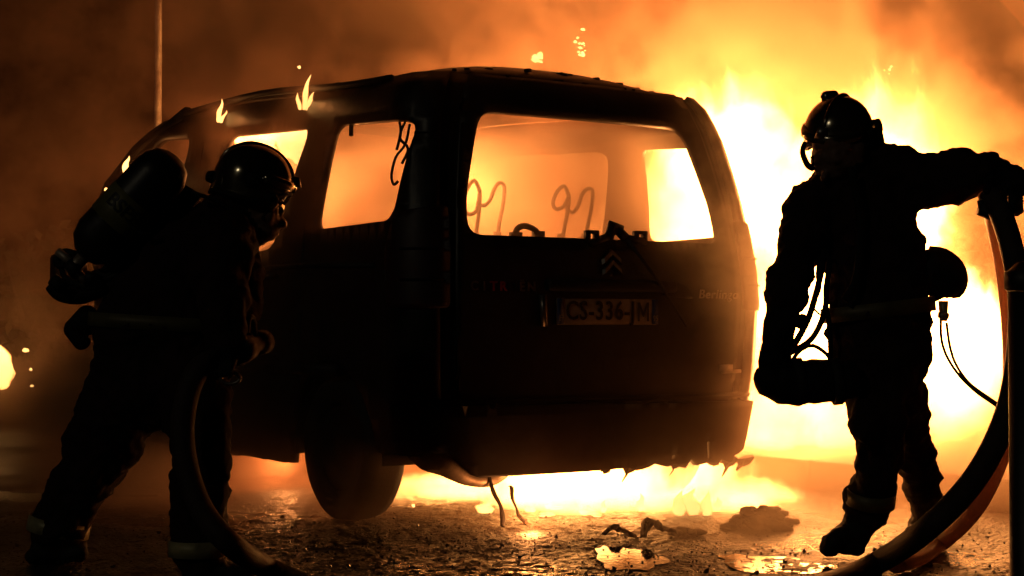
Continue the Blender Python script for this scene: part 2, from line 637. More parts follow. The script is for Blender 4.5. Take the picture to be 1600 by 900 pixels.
# roof
rf = MB()
ny, nxr = 22, 17
rv = []
for j in range(ny):
    t = j / (ny - 1)
    for i in range(nxr):
        a = (i / (nxr - 1) * 2 - 1)
        edge = abs(a) ** 3
        y0 = float(np.interp(1.815, ZW, YR)) + .02 + .035 * a * a + .10 * abs(a) ** 6
        y1 = 2.85 - .18 * a * a
        y = y0 + (y1 - y0) * t
        w = .725 * (1 - .05 * max(0, 1 - t / .12) ** 2)
        crown = 1.815 + .085 * (1 - abs(a) ** 2.6) * min(1, (t / .10) ** .6) * (1 - .35 * max(0, (t - .7) / .3) ** 2) + .03 * math.sin(PI * t)*(1-abs(a)**3)
        dent = -.02 * max(0, noise.noise(Vector((a * 1.7, y * 1.2, 2.2)))) * (1 - abs(a) ** 4)
        rv.append((a * w, y, crown + dent + lift(y)))
rf.add(rv, [(j * nxr + i, j * nxr + i + 1, (j + 1) * nxr + i + 1, (j + 1) * nxr + i) for j in range(ny - 1) for i in range(nxr - 1)])
roof = rf.build('roof', M['paint'], van, solid=.02)
for s in (-1, 1):                          # gutter rails
    MB().tube([(s * .745, .50, 1.82), (s * .77, .9, 1.835), (s * .775, 1.7, 1.90), (s * .76, 2.65, 1.915)], .016, 8, sub=4).build('gutter_rail', M['plastic'], van)
fl_ = MB()
for k in range(60):
    a, t = random.uniform(-.98, .98), random.choice([0.02, 0.05, random.random()])
    j, i = min(ny - 1, int(t * ny)), min(nxr - 1, int((a + 1) / 2 * nxr))
    p = Vector(rv[j * nxr + i]) + Vector((random.uniform(-.03, .03), random.uniform(-.03, .03), .008))
    sz = random.uniform(.008, .022)
    fl_.box(p, (sz * 2, sz * 1.5, sz), Matrix.Rotation(random.random() * 3, 3, 'Z'))
tag(fl_.build('ash_flake', M['char'], roof, smooth=False), kind='stuff')

# bonnet, scuttle, windscreen pillars, nose
hb = MB()
hv = []
for j in range(9):
    t = j / 8
    y = 3.62 + .46 * t
    z = 1.07 - .10 * t - .14 * t ** 3
    w = .88 - .42 * max(0, (y - 3.5) / .55) ** 2
    for i in range(9):
        a = i / 4 - 1
        hv.append((a * w, y - .12 * a * a * t, z + .04 * (1 - a * a)))
hb.add(hv, [(j * 9 + i, j * 9 + i + 1, (j + 1) * 9 + i + 1, (j + 1) * 9 + i) for j in range(8) for i in range(8)])
hb.build('bonnet', M['paint'], van, solid=.02)
nf = MB()
nv = []
for j in range(7):
    z = .3 + .54 * j / 6
    for i in range(9):
        a = i / 4 - 1
        nv.append((a * (.48), 4.12 - .14 * a * a - .03 * (j / 6) ** 2, z))
nf.add(nv, [(j * 9 + i, j * 9 + i + 1, (j + 1) * 9 + i + 1, (j + 1) * 9 + i) for j in range(6) for i in range(8)])
nf.build('front_bumper', M['plastic'], van, solid=.03)
for s in (-1, 1):
    MB().tube([(s * .74, 2.66, 1.91), (s * .79, 3.4, 1.66), (s * .72, 3.9, 1.12)], [.045, .04, .045], 10, sub=4).build('windscreen_pillar', M['soot'], van)
MB().tube([(-.75, 2.68, 1.905), (0, 2.86, 1.95), (.75, 2.68, 1.905)], .035, 8, sub=5).build('windscreen_header', M['soot'], van)
MB().box((0, 3.6, .98), (1.56, .35, .2)).build('dashboard', M['soot'], van, bevel=.04)
sw = MB()
ring = [(-.4 + .18 * math.cos(t), 3.30 + .05 * math.sin(t), 1.02 + .17 * math.sin(t)) for t in [2 * PI * k / 18 for k in range(19)]]
sw.tube(ring, .012, 8)
sw.tube([(-.4, 3.3, 1.02), (-.4, 3.5, .95)], .02, 8)
sw.build('steering_wheel', M['soot'], van)
fb = MB()
fb.box((0, 2.0, .33), (1.60, 3.6, .06))
fb.box((0, .52, .42), (1.5, .9, .12))
fb.build('floor_pan', M['soot'], van, smooth=False)

# bumper: melted and hanging at its right end
def bump_out(u):
    return .055 - .05 * max(0, min(1, (abs(u) - UC + .1) / (UA - UC)))


bo = [(-UA - .02, .50), (UA + .02, .47)]
low = []
for k in range(60):
    u = UA + .02 - (2 * UA + .04) * k / 59
    z = .215
    if u > -.15:
        z += (.03 * noise.noise(Vector((u * 11, 1, 0))) + .012 * noise.noise(Vector((u * 26, 4, 0)))) * min(1, (u + .15) * 3) + .008 * noise.noise(Vector((u * 50, 2, 0)))
    if u > .35:
        z += .035 * noise.noise(Vector((u * 22, 5, 0)))
    if u > .62:
        z += .06 * (u - .62) / .3 + .16 * max(0, (u - .78) / .25) + .03 * noise.noise(Vector((u * 30, 9, 0)))
    if u < -.66:
        z += .10 * min(1, (-.66 - u) / .12)
    low.append((u, z))
panel(bo + low, [round_poly([(.315, .235), (.345, .238), (.348, .262), (.318, .262)], .01), round_poly([(.53, .235), (.55, .235), (.535, .31), (.512, .31)], .006)], lambda u, z: shell(u, max(z, .25), bump_out(u)) + Vector((0, 0, min(0, z - .25))), .045).build('rear_bumper', M['plastic'], van, solid=.03)
bs = MB()
bsv, bsf = [], []
for k in range(31):
    u = -UA + 2 * UA * k / 30
    a, b = shell(u, .5 - .015 * (k / 30), bump_out(u)), shell(u, .5, -.03)
    bsv += [a + Vector((0, .0, .012)), b + Vector((0, 0, .012))]
for k in range(30):
    bsf.append((2 * k, 2 * k + 1, 2 * k + 3, 2 * k + 2))
bs.add(bsv, bsf)
bs.build('bumper_step', M['plastic'], van, solid=.012)
for u, L, r0 in ((.08, .06, .006), (.11, .025, .012), (.34, .05, .003), (.36, .02, .01), (-.02, .02, .012), (.60, .02, .012), (.66, .07, .008), (.69, .03, .016), (.75, .05, .012), (.79, .03, .018)):
    p = shell(u, .25, .05) + Vector((0, 0, -.03))
    MB().tube([p, p + Vector((.006, 0, -L * .5)), p + Vector((-.010, .01, -L))], [r0 * 2.4, r0, r0 * .4], 6).build('molten_drip', M['plastic'], van)

# rear lamps, proud of the corners
for s in (-1, 1):
    lo_ = [(s * (TG + .03), .87), (s * (UA + .03), .87), (s * (UA + .05), 1.08), (s * (UA - .02), 1.24), (s * (TG + .035), 1.27)]
    lamp = panel(round_poly(lo_, .03), [], lambda u, z: shell(u, z, .008), .04).build('rear_lamp', M['lens'], van, solid=.02)
    for zz in (.98, 1.10):
        seam = MB().tube([shell(s * (TG + .05 + k * .03), zz, .018) for k in range(7)], .005, 6).build('lamp_seam', M['plastic'], lamp)

# tailgate fittings
pc = shell(-.02, .86, .012)
ptilt = Matrix.Rotation(R(-1), 3, 'Y')
plate = MB().box(pc, (.515, .012, .108)).build('number_plate', M['plate'], van, bevel=.006)
MB().box(pc + Vector((-.243, -.0075, 0)), (.03, .004, .104)).build('plate_band', mat('plate_blue', (0.03, 0.05, 0.16), 0.5, bump=0), plate)
MB().box(pc + Vector((.243, -.0075, 0)), (.03, .004, .104)).build('plate_region_band', mat('plate_blue_two', (0.03, 0.05, 0.16), 0.5, bump=0), plate)


def lettering(name, body, size, M4, material, parent, width=None, ext=.002, bold=0.0, shear=0.0):
    cu = bpy.data.curves.new(name, 'FONT')
    cu.body, cu.size, cu.extrude, cu.align_x, cu.align_y, cu.offset, cu.shear = body, size, ext, 'CENTER', 'CENTER', bold, shear
    cu.resolution_u, cu.space_character = 3, 1.12
    t = bpy.data.objects.new(name, cu)
    COL.objects.link(t)
    bpy.context.view_layer.update()
    me = bpy.data.meshes.new_from_object(t.evaluated_get(bpy.context.evaluated_depsgraph_get()))
    bpy.data.objects.remove(t)
    me.name = name
    xs = [q.co.x for q in me.vertices]
    k = width / (max(xs) - min(xs)) if width else 1.0
    me.transform(M4 @ Matrix.Diagonal((k, 1, 1, 1)))
    me.materials.clear()
    me.materials.append(material)
    o = bpy.data.objects.new(name, me)
    return link(o, parent)


FACE = Matrix.Rotation(R(90), 4, 'X')        # lettering that stands upright and faces -y
lettering('plate_lettering', 'CS-336-J', .108, Matrix.Translation(pc + Vector((-.040, -.0085, 0))) @ FACE, M['ink'], plate, .345, .0015, .0012)
mo = [(0, 0), (.011, 0), (.011, .056), (.026, .018), (.034, .018), (.049, .056), (.049, 0), (.060, 0), (.060, .078), (.047, .078), (.030, .036), (.013, .078), (0, .078)]
tri = [(0, 1, 2, 12), (2, 3, 11, 12), (3, 4, 10, 11)[:3], (3, 4, 10), (10, 11, 3), (4, 5, 9, 10), (5, 8, 9), (5, 6, 7, 8)]
mb_ = MB().add([pc + Vector((.148 + a, -.0105, b - .039)) for a, b in mo], [tuple(t) for t in ((0, 1, 2, 12), (2, 11, 12), (2, 3, 10, 11), (3, 4, 10), (4, 5, 9, 10), (5, 8, 9), (5, 6, 7, 8))])
mb_.build('plate_letter', M['ink'], plate, smooth=False)
lettering('region_code', '95', .034, Matrix.Translation(pc + Vector((.243, -.0115, -.028))) @ FACE, M['plate'], plate, .024, .001)
lettering('country_letter', 'F', .036, Matrix.Translation(pc + Vector((-.243, -.0115, -.028))) @ FACE, M['plate'], plate, .014, .001)


def on_gate(u, z, out=.018):
    e = .02
    p = shell(u, z, out)
    tx = (shell(u + e, z, out) - shell(u - e, z, out)).normalized()
    tz = (shell(u, z + e, out) - shell(u, z - e, out)).normalized()
    ty = tx.cross(tz)
    return Matrix((tx, tz, ty)).transposed().to_4x4(), p


for i, ch in enumerate('CITROËN'):
    Rm, p = on_gate(-.64 + i * .042, .955, .019)
    lettering('badge_letter', ch, .052, Matrix.Translation(p) @ Rm, M['redink'] if i in (2, 3) else M['chrome'] if i != 4 else M['soot'], tailgate, None, .003, .001)
Rm, p = on_gate(.575, .936, .019)
lettering('model_badge', 'Berlingo', .055, Matrix.Translation(p) @ Rm, M['steel'], tailgate, .235, .003, 0, .25)
for k in range(2):                          # two chevrons
    Rm, p = on_gate(.0, 1.036 + .042 * k, .022)
    cvs = []
    for sx in (-1, 0, 1):
        pass
    z0 = 0.0
    outl = [(-.056, -.030), (0, .016), (.056, -.030), (.056, -.006), (0, .044), (-.056, -.006)]
    vv = [Rm @ Vector((a * .9, b * .9, 0)) + p for a, b in outl] + [Rm @ Vector((a * .75, b * .75 + .002, .012)) + p for a, b in outl]
    ff = [(i, (i + 1) % 6, 6 + (i + 1) % 6, 6 + i) for i in range(6)] + [(6, 7, 10, 11), (7, 8, 9, 10)]
    MB().add(vv, ff).build('chevron', M['chrome'], tailgate, smooth=False)
wp = MB()
for u0, z0, u1, z1, r_ in ((-.115, 1.135, -.03, 1.165, .016), (-.03, 1.165, .02, 1.20, .018), (.02, 1.20, .06, 1.165, .02), (.06, 1.165, .16, 1.15, .016)):
    wp.tube([shell(u0, z0, .05), shell(u1, z1, .05)], r_, 7)
for u_, z_ in ((-.105, 1.162), (.135, 1.168)):
    c0 = shell(u_, z_, .05)
    wp.box(c0 + Vector((-.022, 0, 0)), (.014, .03, .05)).box(c0 + Vector((.022, 0, 0)), (.014, .03, .05)).box(c0 + Vector((0, 0, .02)), (.05, .03, .013)).box(c0 + Vector((0, 0, -.02)), (.05, .03, .013))
wp.tube([shell(-.02, 1.16, .05), shell(.0, 1.215, .05), shell(.045, 1.20, .055)], [.02, .022, .016], 8)
wiper = wp.build('wiper_motor', M['soot'], van)
MB().tube([shell(.06, 1.16, .06), shell(.20, 1.0, .05), shell(.36, .80, .045)], [.009, .007, .005], 6).build('wiper_arm', M['soot'], van)
MB().tube([shell(-.34, .925, .03), shell(-.33, .80, .03)], [.016, .014], 8).build('gate_handle', M['chrome'], van)
gr = MB().box(shell(-.0, .965, .02), (.66, .05, .05)).build('plate_light_moulding', M['plastic'], van, bevel=.015)
vn = panel(round_poly([(.255, .93), (.43, .915), (.40, .965), (.34, .985)], .02), [], lambda u, z: shell(u, z, .02), .04).build('trim_cover', M['soot'], van, solid=.01)
MB().box(shell(.62, .62, .03), (.05, .03, .03)).box(shell(.66, .605, .025), (.1, .02, .016)).build('latch_bracket', M['steel'], van)
MB().tube([shell(-.70, 1.36, .01), shell(-.675, 1.36, .012)], .007, 6).tube([shell(-.675, 1.34, .012), shell(-.675, 1.38, .012)], .006, 6).build('hinge_pin', M['soot'], van)

# side fittings
for s in (-1, 1):
    MB().tube([shell(s * 2.02, 1.02, .035), shell(s * 2.16, 1.02, .04), shell(s * 2.22, 1.02, .02)], .016, 8).build('door_handle', M['plastic'], van)
    MB().tube([shell(s * (UA + .14), 1.04, .012), shell(s * 1.75, 1.06, .018), shell(s * 2.3, 1.06, .012)], .012, 6).build('door_rail', M['soot'], van)
    MB().tube([shell(s * 1.82, .36, .014), shell(s * 1.80, .8, .014), shell(s * 1.76, 1.15, .014), shell(s * 1.69, 1.7, .014)], .008, 6).build('door_seam', M['soot'], van)
    MB().tube([shell(s * 2.98, .36, .014), shell(s * 2.98, 1.1, .014), shell(s * 2.94, 1.72, .014)], .008, 6).build('door_seam', M['soot'], van)
    MB().tube([shell(s * u, .62, .014) for u in (1.45, 1.9, 2.4, 2.9, 3.4)], .028, 6).build('rub_strip', M['plastic'], van)
mi = MB().box((-1.02, 3.72, 1.13), (.2, .1, .16)).box((-.93, 3.74, 1.08), (.08, .05, .05)).build('door_mirror', M['plastic'], van, bevel=.03)

# wires hanging in the side window, and a torn seal
for du, seg in ((0, ((.95, 1.62), (.98, 1.55), (.93, 1.50), (.96, 1.44))), (0, ((.93, 1.60), (.945, 1.52), (1.0, 1.47), (1.03, 1.40), (1.01, 1.36), (.98, 1.37))), (0, ((.99, 1.62), (.975, 1.57), (.995, 1.50)))):
    MB().tube([shell(-u, z, -.02) for u, z in seg], .006, 6, sub=4).build('hanging_wire', M['soot'], van)
MB().tube([shell(-1.39, 1.65, -.01), shell(-1.385, 1.60, -.012)], .011, 6).build('torn_seal', M['soot'], van)

# wheels
for s in (-1, 1):
    for yy in (YRW, YFW):
        T = Matrix.Translation((s * .80, yy, .295)) @ Matrix.Rotation(R(90) * s, 4, 'Y')
        w_ = MB().lathe([(.19, -.085), (.27, -.095), (.295, -.075), (.302, -.04), (.302, .04), (.295, .075), (.27, .092), (.19, .08), (.185, .0), (.19, -.085)], T, 36).build('wheel', M['rubber'], van)
        MB().lathe([(.187, -.06), (.187, .055), (.17, .06), (.15, .03), (.06, .045), (.0, .05)], T, 24).build('rim', M['soot'], w_)

def seat_wire(px, py, yv):
    """Where the sight line through a point of the photograph meets the plane at yv in the van."""
    o_, d_ = Vector((0, 0, CZ)), ray(px, py)
    k = (yv - (o_ - VAN_O).dot(VV)) / d_.dot(VV)
    p = o_ + d_ * k - VAN_O
    return Vector((p.dot(VU), p.dot(VV), p.z))


# wheel housings
for s in (-1, 1):
    for yy in (YRW, YFW):
        lv = []
        for x in (.875, .45):
            for k in range(17):
                a = R(-8) + R(196) * k / 16
                lv.append((s * x, yy + .385 * math.cos(a), .30 + .385 * math.sin(a)))
        MB().add(lv, [(k, k + 1, 18 + k, 17 + k) for k in range(16)] + [tuple(range(17, 34))]).build('wheel_housing', M['soot'], van, solid=.01)

# exhaust, axle, underbody
MB().tube([seat_wire(x, y, yv) for x, y, yv in ((640, 700, .30), (668, 716, .14), (690, 722, .10), (712, 736, .08), (735, 747, .08), (765, 747, .09), (786, 738, .16))], [.03, .050, .052, .040, .032, .034, .026], 14, sub=6).build('exhaust_silencer', M['steel'], van)
MB().tube([(-.78, YRW, .28), (.78, YRW, .28)], .045, 10).build('rear_axle', M['soot'], van)
MB().tube([(.0, .4, .28), (.05, 1.5, .26), (.05, 2.8, .26)], .03, 8, sub=3).build('exhaust_pipe', M['steel'], van)
mud = MB().tube([(-.565, .06, .30), (-.56, .05, .22), (-.545, .04, .15), (-.52, .03, .10), (-.515, .02, .05), (-.53, .0, .02)], [.014, .007, .011, .008, .013, .010], 6, flat=.4, sub=3).build('hanging_strip', M['plastic'], van)
MB().tube([(-.475, .04, .17), (-.46, .04, .165), (-.45, .05, .12), (-.43, .05, .08), (-.425, .04, .05), (-.40, .02, .02)], [.004, .012, .010, .007, .011, .012], 6, flat=.4, sub=3).build('hanging_strip', M['plastic'], van)
lz = MB()
for k in range(9):
    p = shell(.62 + .03 * k, .30, -.02)
    lz.tube([p, p + Vector((random.uniform(-.03, .03), random.uniform(-.03, .05), -.05 - random.random() * .08))], [.02, .008], 6)
lz.build('torn_underbody', M['soot'], van)


# burnt seats: bare sprung frames
for (ox, oy, ring_, stem_, hook_) in (
        (0, 0, ((750, 300), (741, 282), (728, 300), (725, 325), (733, 335), (745, 328), (750, 300), (748, 335), (742, 378)), None,
         ((745, 318), (757, 321), (766, 312), (772, 296), (780, 286), (788, 292), (786, 320), (780, 350), (777, 378))),
        (0, 0, ((889, 308), (882, 291), (870, 300), (864, 318), (870, 327), (881, 322), (889, 308), (886, 335), (877, 380)), None,
         ((883, 322), (894, 332), (903, 322), (909, 305), (918, 295), (926, 299), (924, 325), (918, 355), (914, 380)))):
    fr_ = MB().tube([seat_wire(x, y, .95) for x, y in ring_], .0095, 8, sub=4)
    fr_.tube([seat_wire(x, y, .95) for x, y in hook_], .0095, 8, sub=4)
    for x, y in (ring_[-1], hook_[-1]):
        p = seat_wire(x, y, .95)
        fr_.tube([p + Vector((0, 0, .045)), p + Vector((0, 0, -.02))], [.018, .026], 8)
        fr_.tube([p, Vector((p.x, p.y + .06, .40))], .014, 6)
    fr_.build('seat_frame', M['soot'], van)
MB().tube([seat_wire(x, y, .5) for x, y in ((803, 374), (808, 358), (818, 353), (830, 356), (838, 362), (842, 374))], .014, 8, sub=3).box(seat_wire(806, 372, .5), (.05, .03, .05)).box(seat_wire(841, 370, .5), (.05, .03, .05)).build('luggage_hook', M['soot'], van)
MB().tube([seat_wire(x, y, .95) for x, y in ((738, 396), (830, 398), (905, 398), (960, 400))], .016, 8).build('seat_rail', M['soot'], van)
for x in (-.38, .38):
    q = MB()
    q.tube([(x - .22, 2.35, .45), (x - .22, 2.15, 1.05), (x - .14, 2.1, 1.2), (x + .14, 2.1, 1.2), (x + .22, 2.15, 1.05), (x + .22, 2.35, .45)], .016, 8, sub=3)
    for zz in (.6, .75, .9, 1.05):
        q.tube([(x - .21, 2.3 - (zz - .45) * .3, zz), (x + .21, 2.3 - (zz - .45) * .3, zz)], .007, 6)
    q.tube([(x - .22, 2.35, .45), (x - .22, 2.8, .5), (x + .22, 2.8, .5), (x + .22, 2.35, .45)], .016, 8)
    q.build('seat_frame', M['soot'], van)


# ------------------------------------------------------------------ people
def rebase(root, base):
    """Moves a thing's origin to its base; its parts keep their places."""
    T = Matrix.Translation(-Vector(base))
    done = set()
    todo = [root] + list(root.children_recursive)
    for o in todo:
        if o.type == 'MESH' and o.data.name not in done:
            o.data.transform(T)
            done.add(o.data.name)
    root.location = base


FOLDS = bpy.data.textures.new('cloth_folds', 'CLOUDS')
FOLDS.noise_scale, FOLDS.noise_depth = 0.095, 3
CREASE = bpy.data.textures.new('cloth_creases', 'CLOUDS')
CREASE.noise_scale, CREASE.noise_depth = 0.035, 2


def figure(name, shapes, mats, voxel=.010, fold=.055, smooth=4):
    """One continuous surface grown over tapered limbs; each face takes the material of the limb it covers."""
    mb = MB()
    segs = []
    for p0, r0, p1, r1, kd, mi in shapes:
        mb.capsule(p0, r0, p1, r1, kd)
        segs.append((p0, p1, r0, r1, mi))
    me = mb.mesh(name)
    o = bpy.data.objects.new(name, me)
    COL.objects.link(o)
    r = o.modifiers.new('r', 'REMESH')
    r.mode, r.voxel_size = 'VOXEL', voxel
    s = o.modifiers.new('s', 'SMOOTH')
    s.factor, s.iterations = 0.5, smooth
    for tx, st in ((FOLDS, fold), (CREASE, fold * .36)):
        d = o.modifiers.new('d', 'DISPLACE')
        d.texture, d.strength, d.mid_level, d.texture_coords = tx, st, 0.5, 'GLOBAL'
    bpy.context.view_layer.update()
    dg = bpy.context.evaluated_depsgraph_get()
    new = bpy.data.meshes.new_from_object(o.evaluated_get(dg))
    bpy.data.objects.remove(o)
    new.name = name
    for m in mats:
        new.materials.append(m)
    nf_ = len(new.polygons)
    cen = np.zeros(nf_ * 3)
    new.polygons.foreach_get('center', cen)
    cen = cen.reshape(-1, 3)
    best, idx = np.full(nf_, 1e9), np.zeros(nf_, int)
    for p0, p1, r0, r1, mi in segs:
        a, b = np.array(p0), np.array(p1)
        ab = b - a
        t = np.clip(((cen - a) @ ab) / max(ab @ ab, 1e-9), 0, 1)
        dd = np.linalg.norm(cen - (a + t[:, None] * ab), axis=1) - (r0 + (r1 - r0) * t)
        k = dd < best
        best[k], idx[k] = dd[k], mi
    new.polygons.foreach_set('material_index', idx.astype(np.int32))
    new.shade_smooth()
    return link(bpy.data.objects.new(name, new))


def limb(a, ra, da, b, rb, db, kd=.85, mi=0):
    """A limb between two places given as they show in the photograph with their distances; radii in its pixels."""
    return (at(*a, da), ra * da / F, at(*b, db), rb * db / F, kd, mi)


def fingers(base, across, along, curl, L, r, mi):
    """Four gloved fingers of unequal length, each bent twice."""
    out = []
    for k, (sc, off) in enumerate(((.88, -1.5), (1.0, -.5), (.95, .5), (.75, 1.5))):
        p0 = base + across * (off * r * 2.05)
        p1 = p0 + (along * .8 + curl * .35).normalized() * L * .45 * sc
        p2 = p1 + (along * .15 + curl).normalized() * L * .33 * sc
        p3 = p2 + (curl * .65 - along * .75).normalized() * L * .27 * sc
        out += [(p0, r * 1.05, p1, r, 1, mi), (p1, r, p2, r * .95, 1, mi), (p2, r * .95, p3, r * .85, 1, mi)]
    return out


def face_shapes(c, fwd, up, k, mi):
    """Skull, jaw, nose, lips and ears."""
    side = fwd.cross(up).normalized()
    out = [(c + up * .03 * k, .088 * k, c - up * .02 * k + fwd * .012 * k, .080 * k, 1, mi),
           (c - up * .05 * k + fwd * .03 * k, .058 * k, c - up * .092 * k + fwd * .055 * k, .035 * k, 1, mi),
           (c + up * .0 * k + fwd * .085 * k, .010 * k, c - up * .035 * k + fwd * .105 * k, .015 * k, 1, mi),
           (c - up * .062 * k + fwd * .083 * k - side * .018 * k, .009 * k, c - up * .062 * k + fwd * .083 * k + side * .018 * k, .009 * k, 1, mi)]
    for s in (-1, 1):
        out.append((c + side * s * .082 * k + up * .015 * k, .016 * k, c + side * s * .080 * k - up * .02 * k, .012 * k, 1, mi))
        out.append((c + side * s * .03 * k + up * .022 * k + fwd * .075 * k, .014 * k, c + side * s * .045 * k + up * .022 * k + fwd * .07 * k, .012 * k, 1, mi))
    return out


def frame_of(fwd, up):
    fwd = fwd.normalized()
    side = fwd.cross(up).normalized()
    up = side.cross(fwd).normalized()
    return Matrix((side, fwd, up)).transposed(), side, fwd, up


def helmet(parent, c, fwd, up, r, visor_open=.0):
    """A jet-style fire helmet: shell, comb, brow plate, rolled rim, visor, side lamp, chin strap."""
    Rm, side, fwd, up = frame_of(fwd, up)
    P = lambda x, y, z: Vector(c) + Rm @ Vector((x * r, y * r, z * r))
    mb = MB()
    n, m = 32, 14
    vs = []
    for j in range(m):
        for i in range(n):
            an = 2 * PI * i / n
            front = max(0, math.sin(an))
            back = max(0, -math.sin(an))
            lowest = -.30 + .34 * front ** 2 - .38 * back ** 1.5 - .25 * abs(math.cos(an)) ** 4
            ph = PI / 2 - (PI / 2 - math.asin(max(-.95, min(.95, lowest)))) * (j / (m - 1))
            cz_ = math.sin(ph)
            rr = math.cos(ph) if cz_ > 0 else 1 - .12 * cz_ * cz_
            ex = 1.0 + (.10 * back + .06 * front)
            vs.append(P(rr * math.cos(an) * .93, rr * math.sin(an) * ex, cz_))
    fs = [(j * n + i, j * n + (i + 1) % n, (j + 1) * n + (i + 1) % n, (j + 1) * n + i) for j in range(m - 1) for i in range(n)]
    mb.add(vs, fs)
    h = mb.build('helmet', M['helmet'], parent, solid=.008)
    MB().tube([vs[(m - 1) * n + i % n] for i in range(n + 1)], .0075, 8, cap=False).build('rim', M['leather'], h)
    MB().tube([P(0, y, z) for y, z in ((1.04, .28), (.86, .64), (.47, .91), (0, 1.01), (-.52, .92), (-.94, .58), (-1.08, .2))], [.004, .007, .009, .010, .010, .008, .004], 10, sub=4).build('comb', M['helmet'], h)
    MB().tube([P(.93 * math.sin(t), 1.07 * math.cos(t), .16 + .04 * math.cos(t)) for t in [(-1.3 + 2.6 * k / 14) for k in range(15)]], .012, 8, flat=1.6).build('brow_band', M['helmet'], h)
    pl = MB()
    pl.tube([P(0, 1.05, .25), P(0, .99, .52)], [.028, .018], 10, flat=.5)
    pl.build('brow_badge', M['chrome'], h)
    for s in (-1, 1):
        MB().tube([P(s * .93, .05, .0), P(s * 1.04, .05, .0)], [.03, .022], 12).build('visor_pivot', M['leather'], h)
    return h, P


def visor_on(h, P, lo, hi, depth=1.12, wid=1.25):
    vs = []
    n = 16
    for j in range(5):
        z = lo + (hi - lo) * j / 4
        for i in range(n):
            t = -wid + 2 * wid * i / (n - 1)
            k = depth - .10 * ((1 - j / 4)) ** 2
            vs.append(P(.97 * math.sin(t) * (1 - .08 * (1 - j / 4)), k * math.cos(t), z + .10 * (1 - j / 4) * abs(math.sin(t)) ** 2))
    fs = [(j * n + i, j * n + i + 1, (j + 1) * n + i + 1, (j + 1) * n + i) for j in range(4) for i in range(n - 1)]
    return MB().add(vs, fs).build('visor', M['visor'], h, solid=.004)


def band_round(name, p0, p1, r, w, parent, kd=.85, material=None):
    """A band sewn round a limb at p0, facing along p0 to p1."""
    t = (Vector(p1) - Vector(p0)).normalized()
    b = Vector((0, 1, 0)) - t * t.y
    b.normalize()
    a = t.cross(b)
    vs, n = [], 28
    for h in (-w / 2, w / 2):
        for k in range(n):
            an = 2 * PI * k / n
            vs.append(Vector(p0) + t * h + a * r * math.cos(an) + b * r * kd * math.sin(an))
    return MB().add(vs, [(k, (k + 1) % n, n + (k + 1) % n, n + k) for k in range(n)]).build(name, material or M['band'], parent, solid=.006)


SUIT = [M['cloth'], M['skin'], M['leather'], M['rubber']]
# --- the firefighter by the van's side, bent forward, hose under the arm
D = 5.1
fw1 = Vector((.95, .10, -.30)).normalized()
hc1 = at(397, 284, D)
s1 = face_shapes(at(402, 318, D), Vector((.93, .1, -.34)).normalized(), Vector((.34, .05, .94)).normalized(), .92, 1)
s1 += [
    limb((390, 325), 34, D, (352, 360), 52, D, .9),
    limb((352, 362), 62, D, (300, 420), 92, D, .72), limb((300, 420), 92, D, (258, 510), 112, D, .62),
    limb((258, 510), 112, D, (252, 585), 100, D, .66), limb((300, 400), 70, D, (345, 470), 45, D, .8),
    limb((345, 372), 54, D - .12, (348, 478), 43, D - .22, .9), limb((348, 478), 43, D - .22, (352, 535), 30, D - .25, .9),
    limb((352, 375), 52, D + .2, (372, 462), 40, D + .12, .9), limb((372, 462), 38, D + .12, (366, 528), 28, D - .08, .9),
    limb((210, 590), 70, D + .12, (150, 715), 55, D + .18, .9), limb((150, 715), 55, D + .18, (103, 800), 44, D + .22, .95),
    limb((103, 800), 46, D + .22, (96, 822), 46, D + .22, .95),
    limb((298, 590), 62, D - .08, (316, 690), 47, D - .14, .9), limb((316, 690), 47, D - .14, (312, 800), 42, D - .14, .95),
    limb((312, 800), 43, D - .14, (311, 858), 44, D - .14, .95),
    # boots
    limb((88, 830), 38, D + .22, (76, 857), 28, D + .22, .9, 3), limb((70, 857), 24, D + .22, (122, 866), 17, D + .18, 1.1, 3), limb((55, 866), 15, D + .22, (122, 870), 12, D + .18, 1.2, 3),
    limb((312, 865), 38, D - .14, (316, 895), 32, D - .14, .9, 3), limb((312, 902), 24, D - .14, (382, 903), 18, D - .16, 1.1, 3), limb((300, 908), 16, D - .14, (388, 910), 13, D - .16, 1.2, 3),
]
w1 = at(352, 540, D - .25)
s1 += [(w1, .052, at(352, 556, D - .27), .048, .75, 2)]
s1 += fingers(at(350, 570, D - .29), Vector((.75, -.5, .1)).normalized(), Vector((-.1, -.1, -1)), Vector((-.75, .5, -.1)), .085, .0125, 2)
s1 += [(at(344, 548, D - .29), .018, at(326, 562, D - .33), .014, 1, 2), (at(326, 562, D - .33), .014, at(322, 576, D - .34), .012, 1, 2)]
w2 = at(366, 528, D - .08)
s1 += [(w2, .048, at(372, 540, D - .14), .046, .8, 2)]
s1 += fingers(at(374, 542, D - .16), Vector((.2, .9, .1)).normalized(), Vector((.8, -.2, -.3)).normalized(), Vector((-.3, -.3, -.9)), .085, .0125, 2)
s1 += [(at(370, 532, D - .14), .018, at(377, 523, D - .18), .014, 1, 2), (at(377, 523, D - .18), .014, at(383, 527, D - .19), .012, 1, 2)]
man1 = figure('person', s1, SUIT)
tag(man1, 'firefighter in dark turnout suit bent forward beside the van, gripping a hose under the arm', 'person', 'firefighters at the burning van')
h1, P1 = helmet(man1, hc1, Vector((.93, .10, -.34)), Vector((.36, 0, .93)), .117)
visor_on(h1, P1, -.32, .22, 1.10, 1.35)
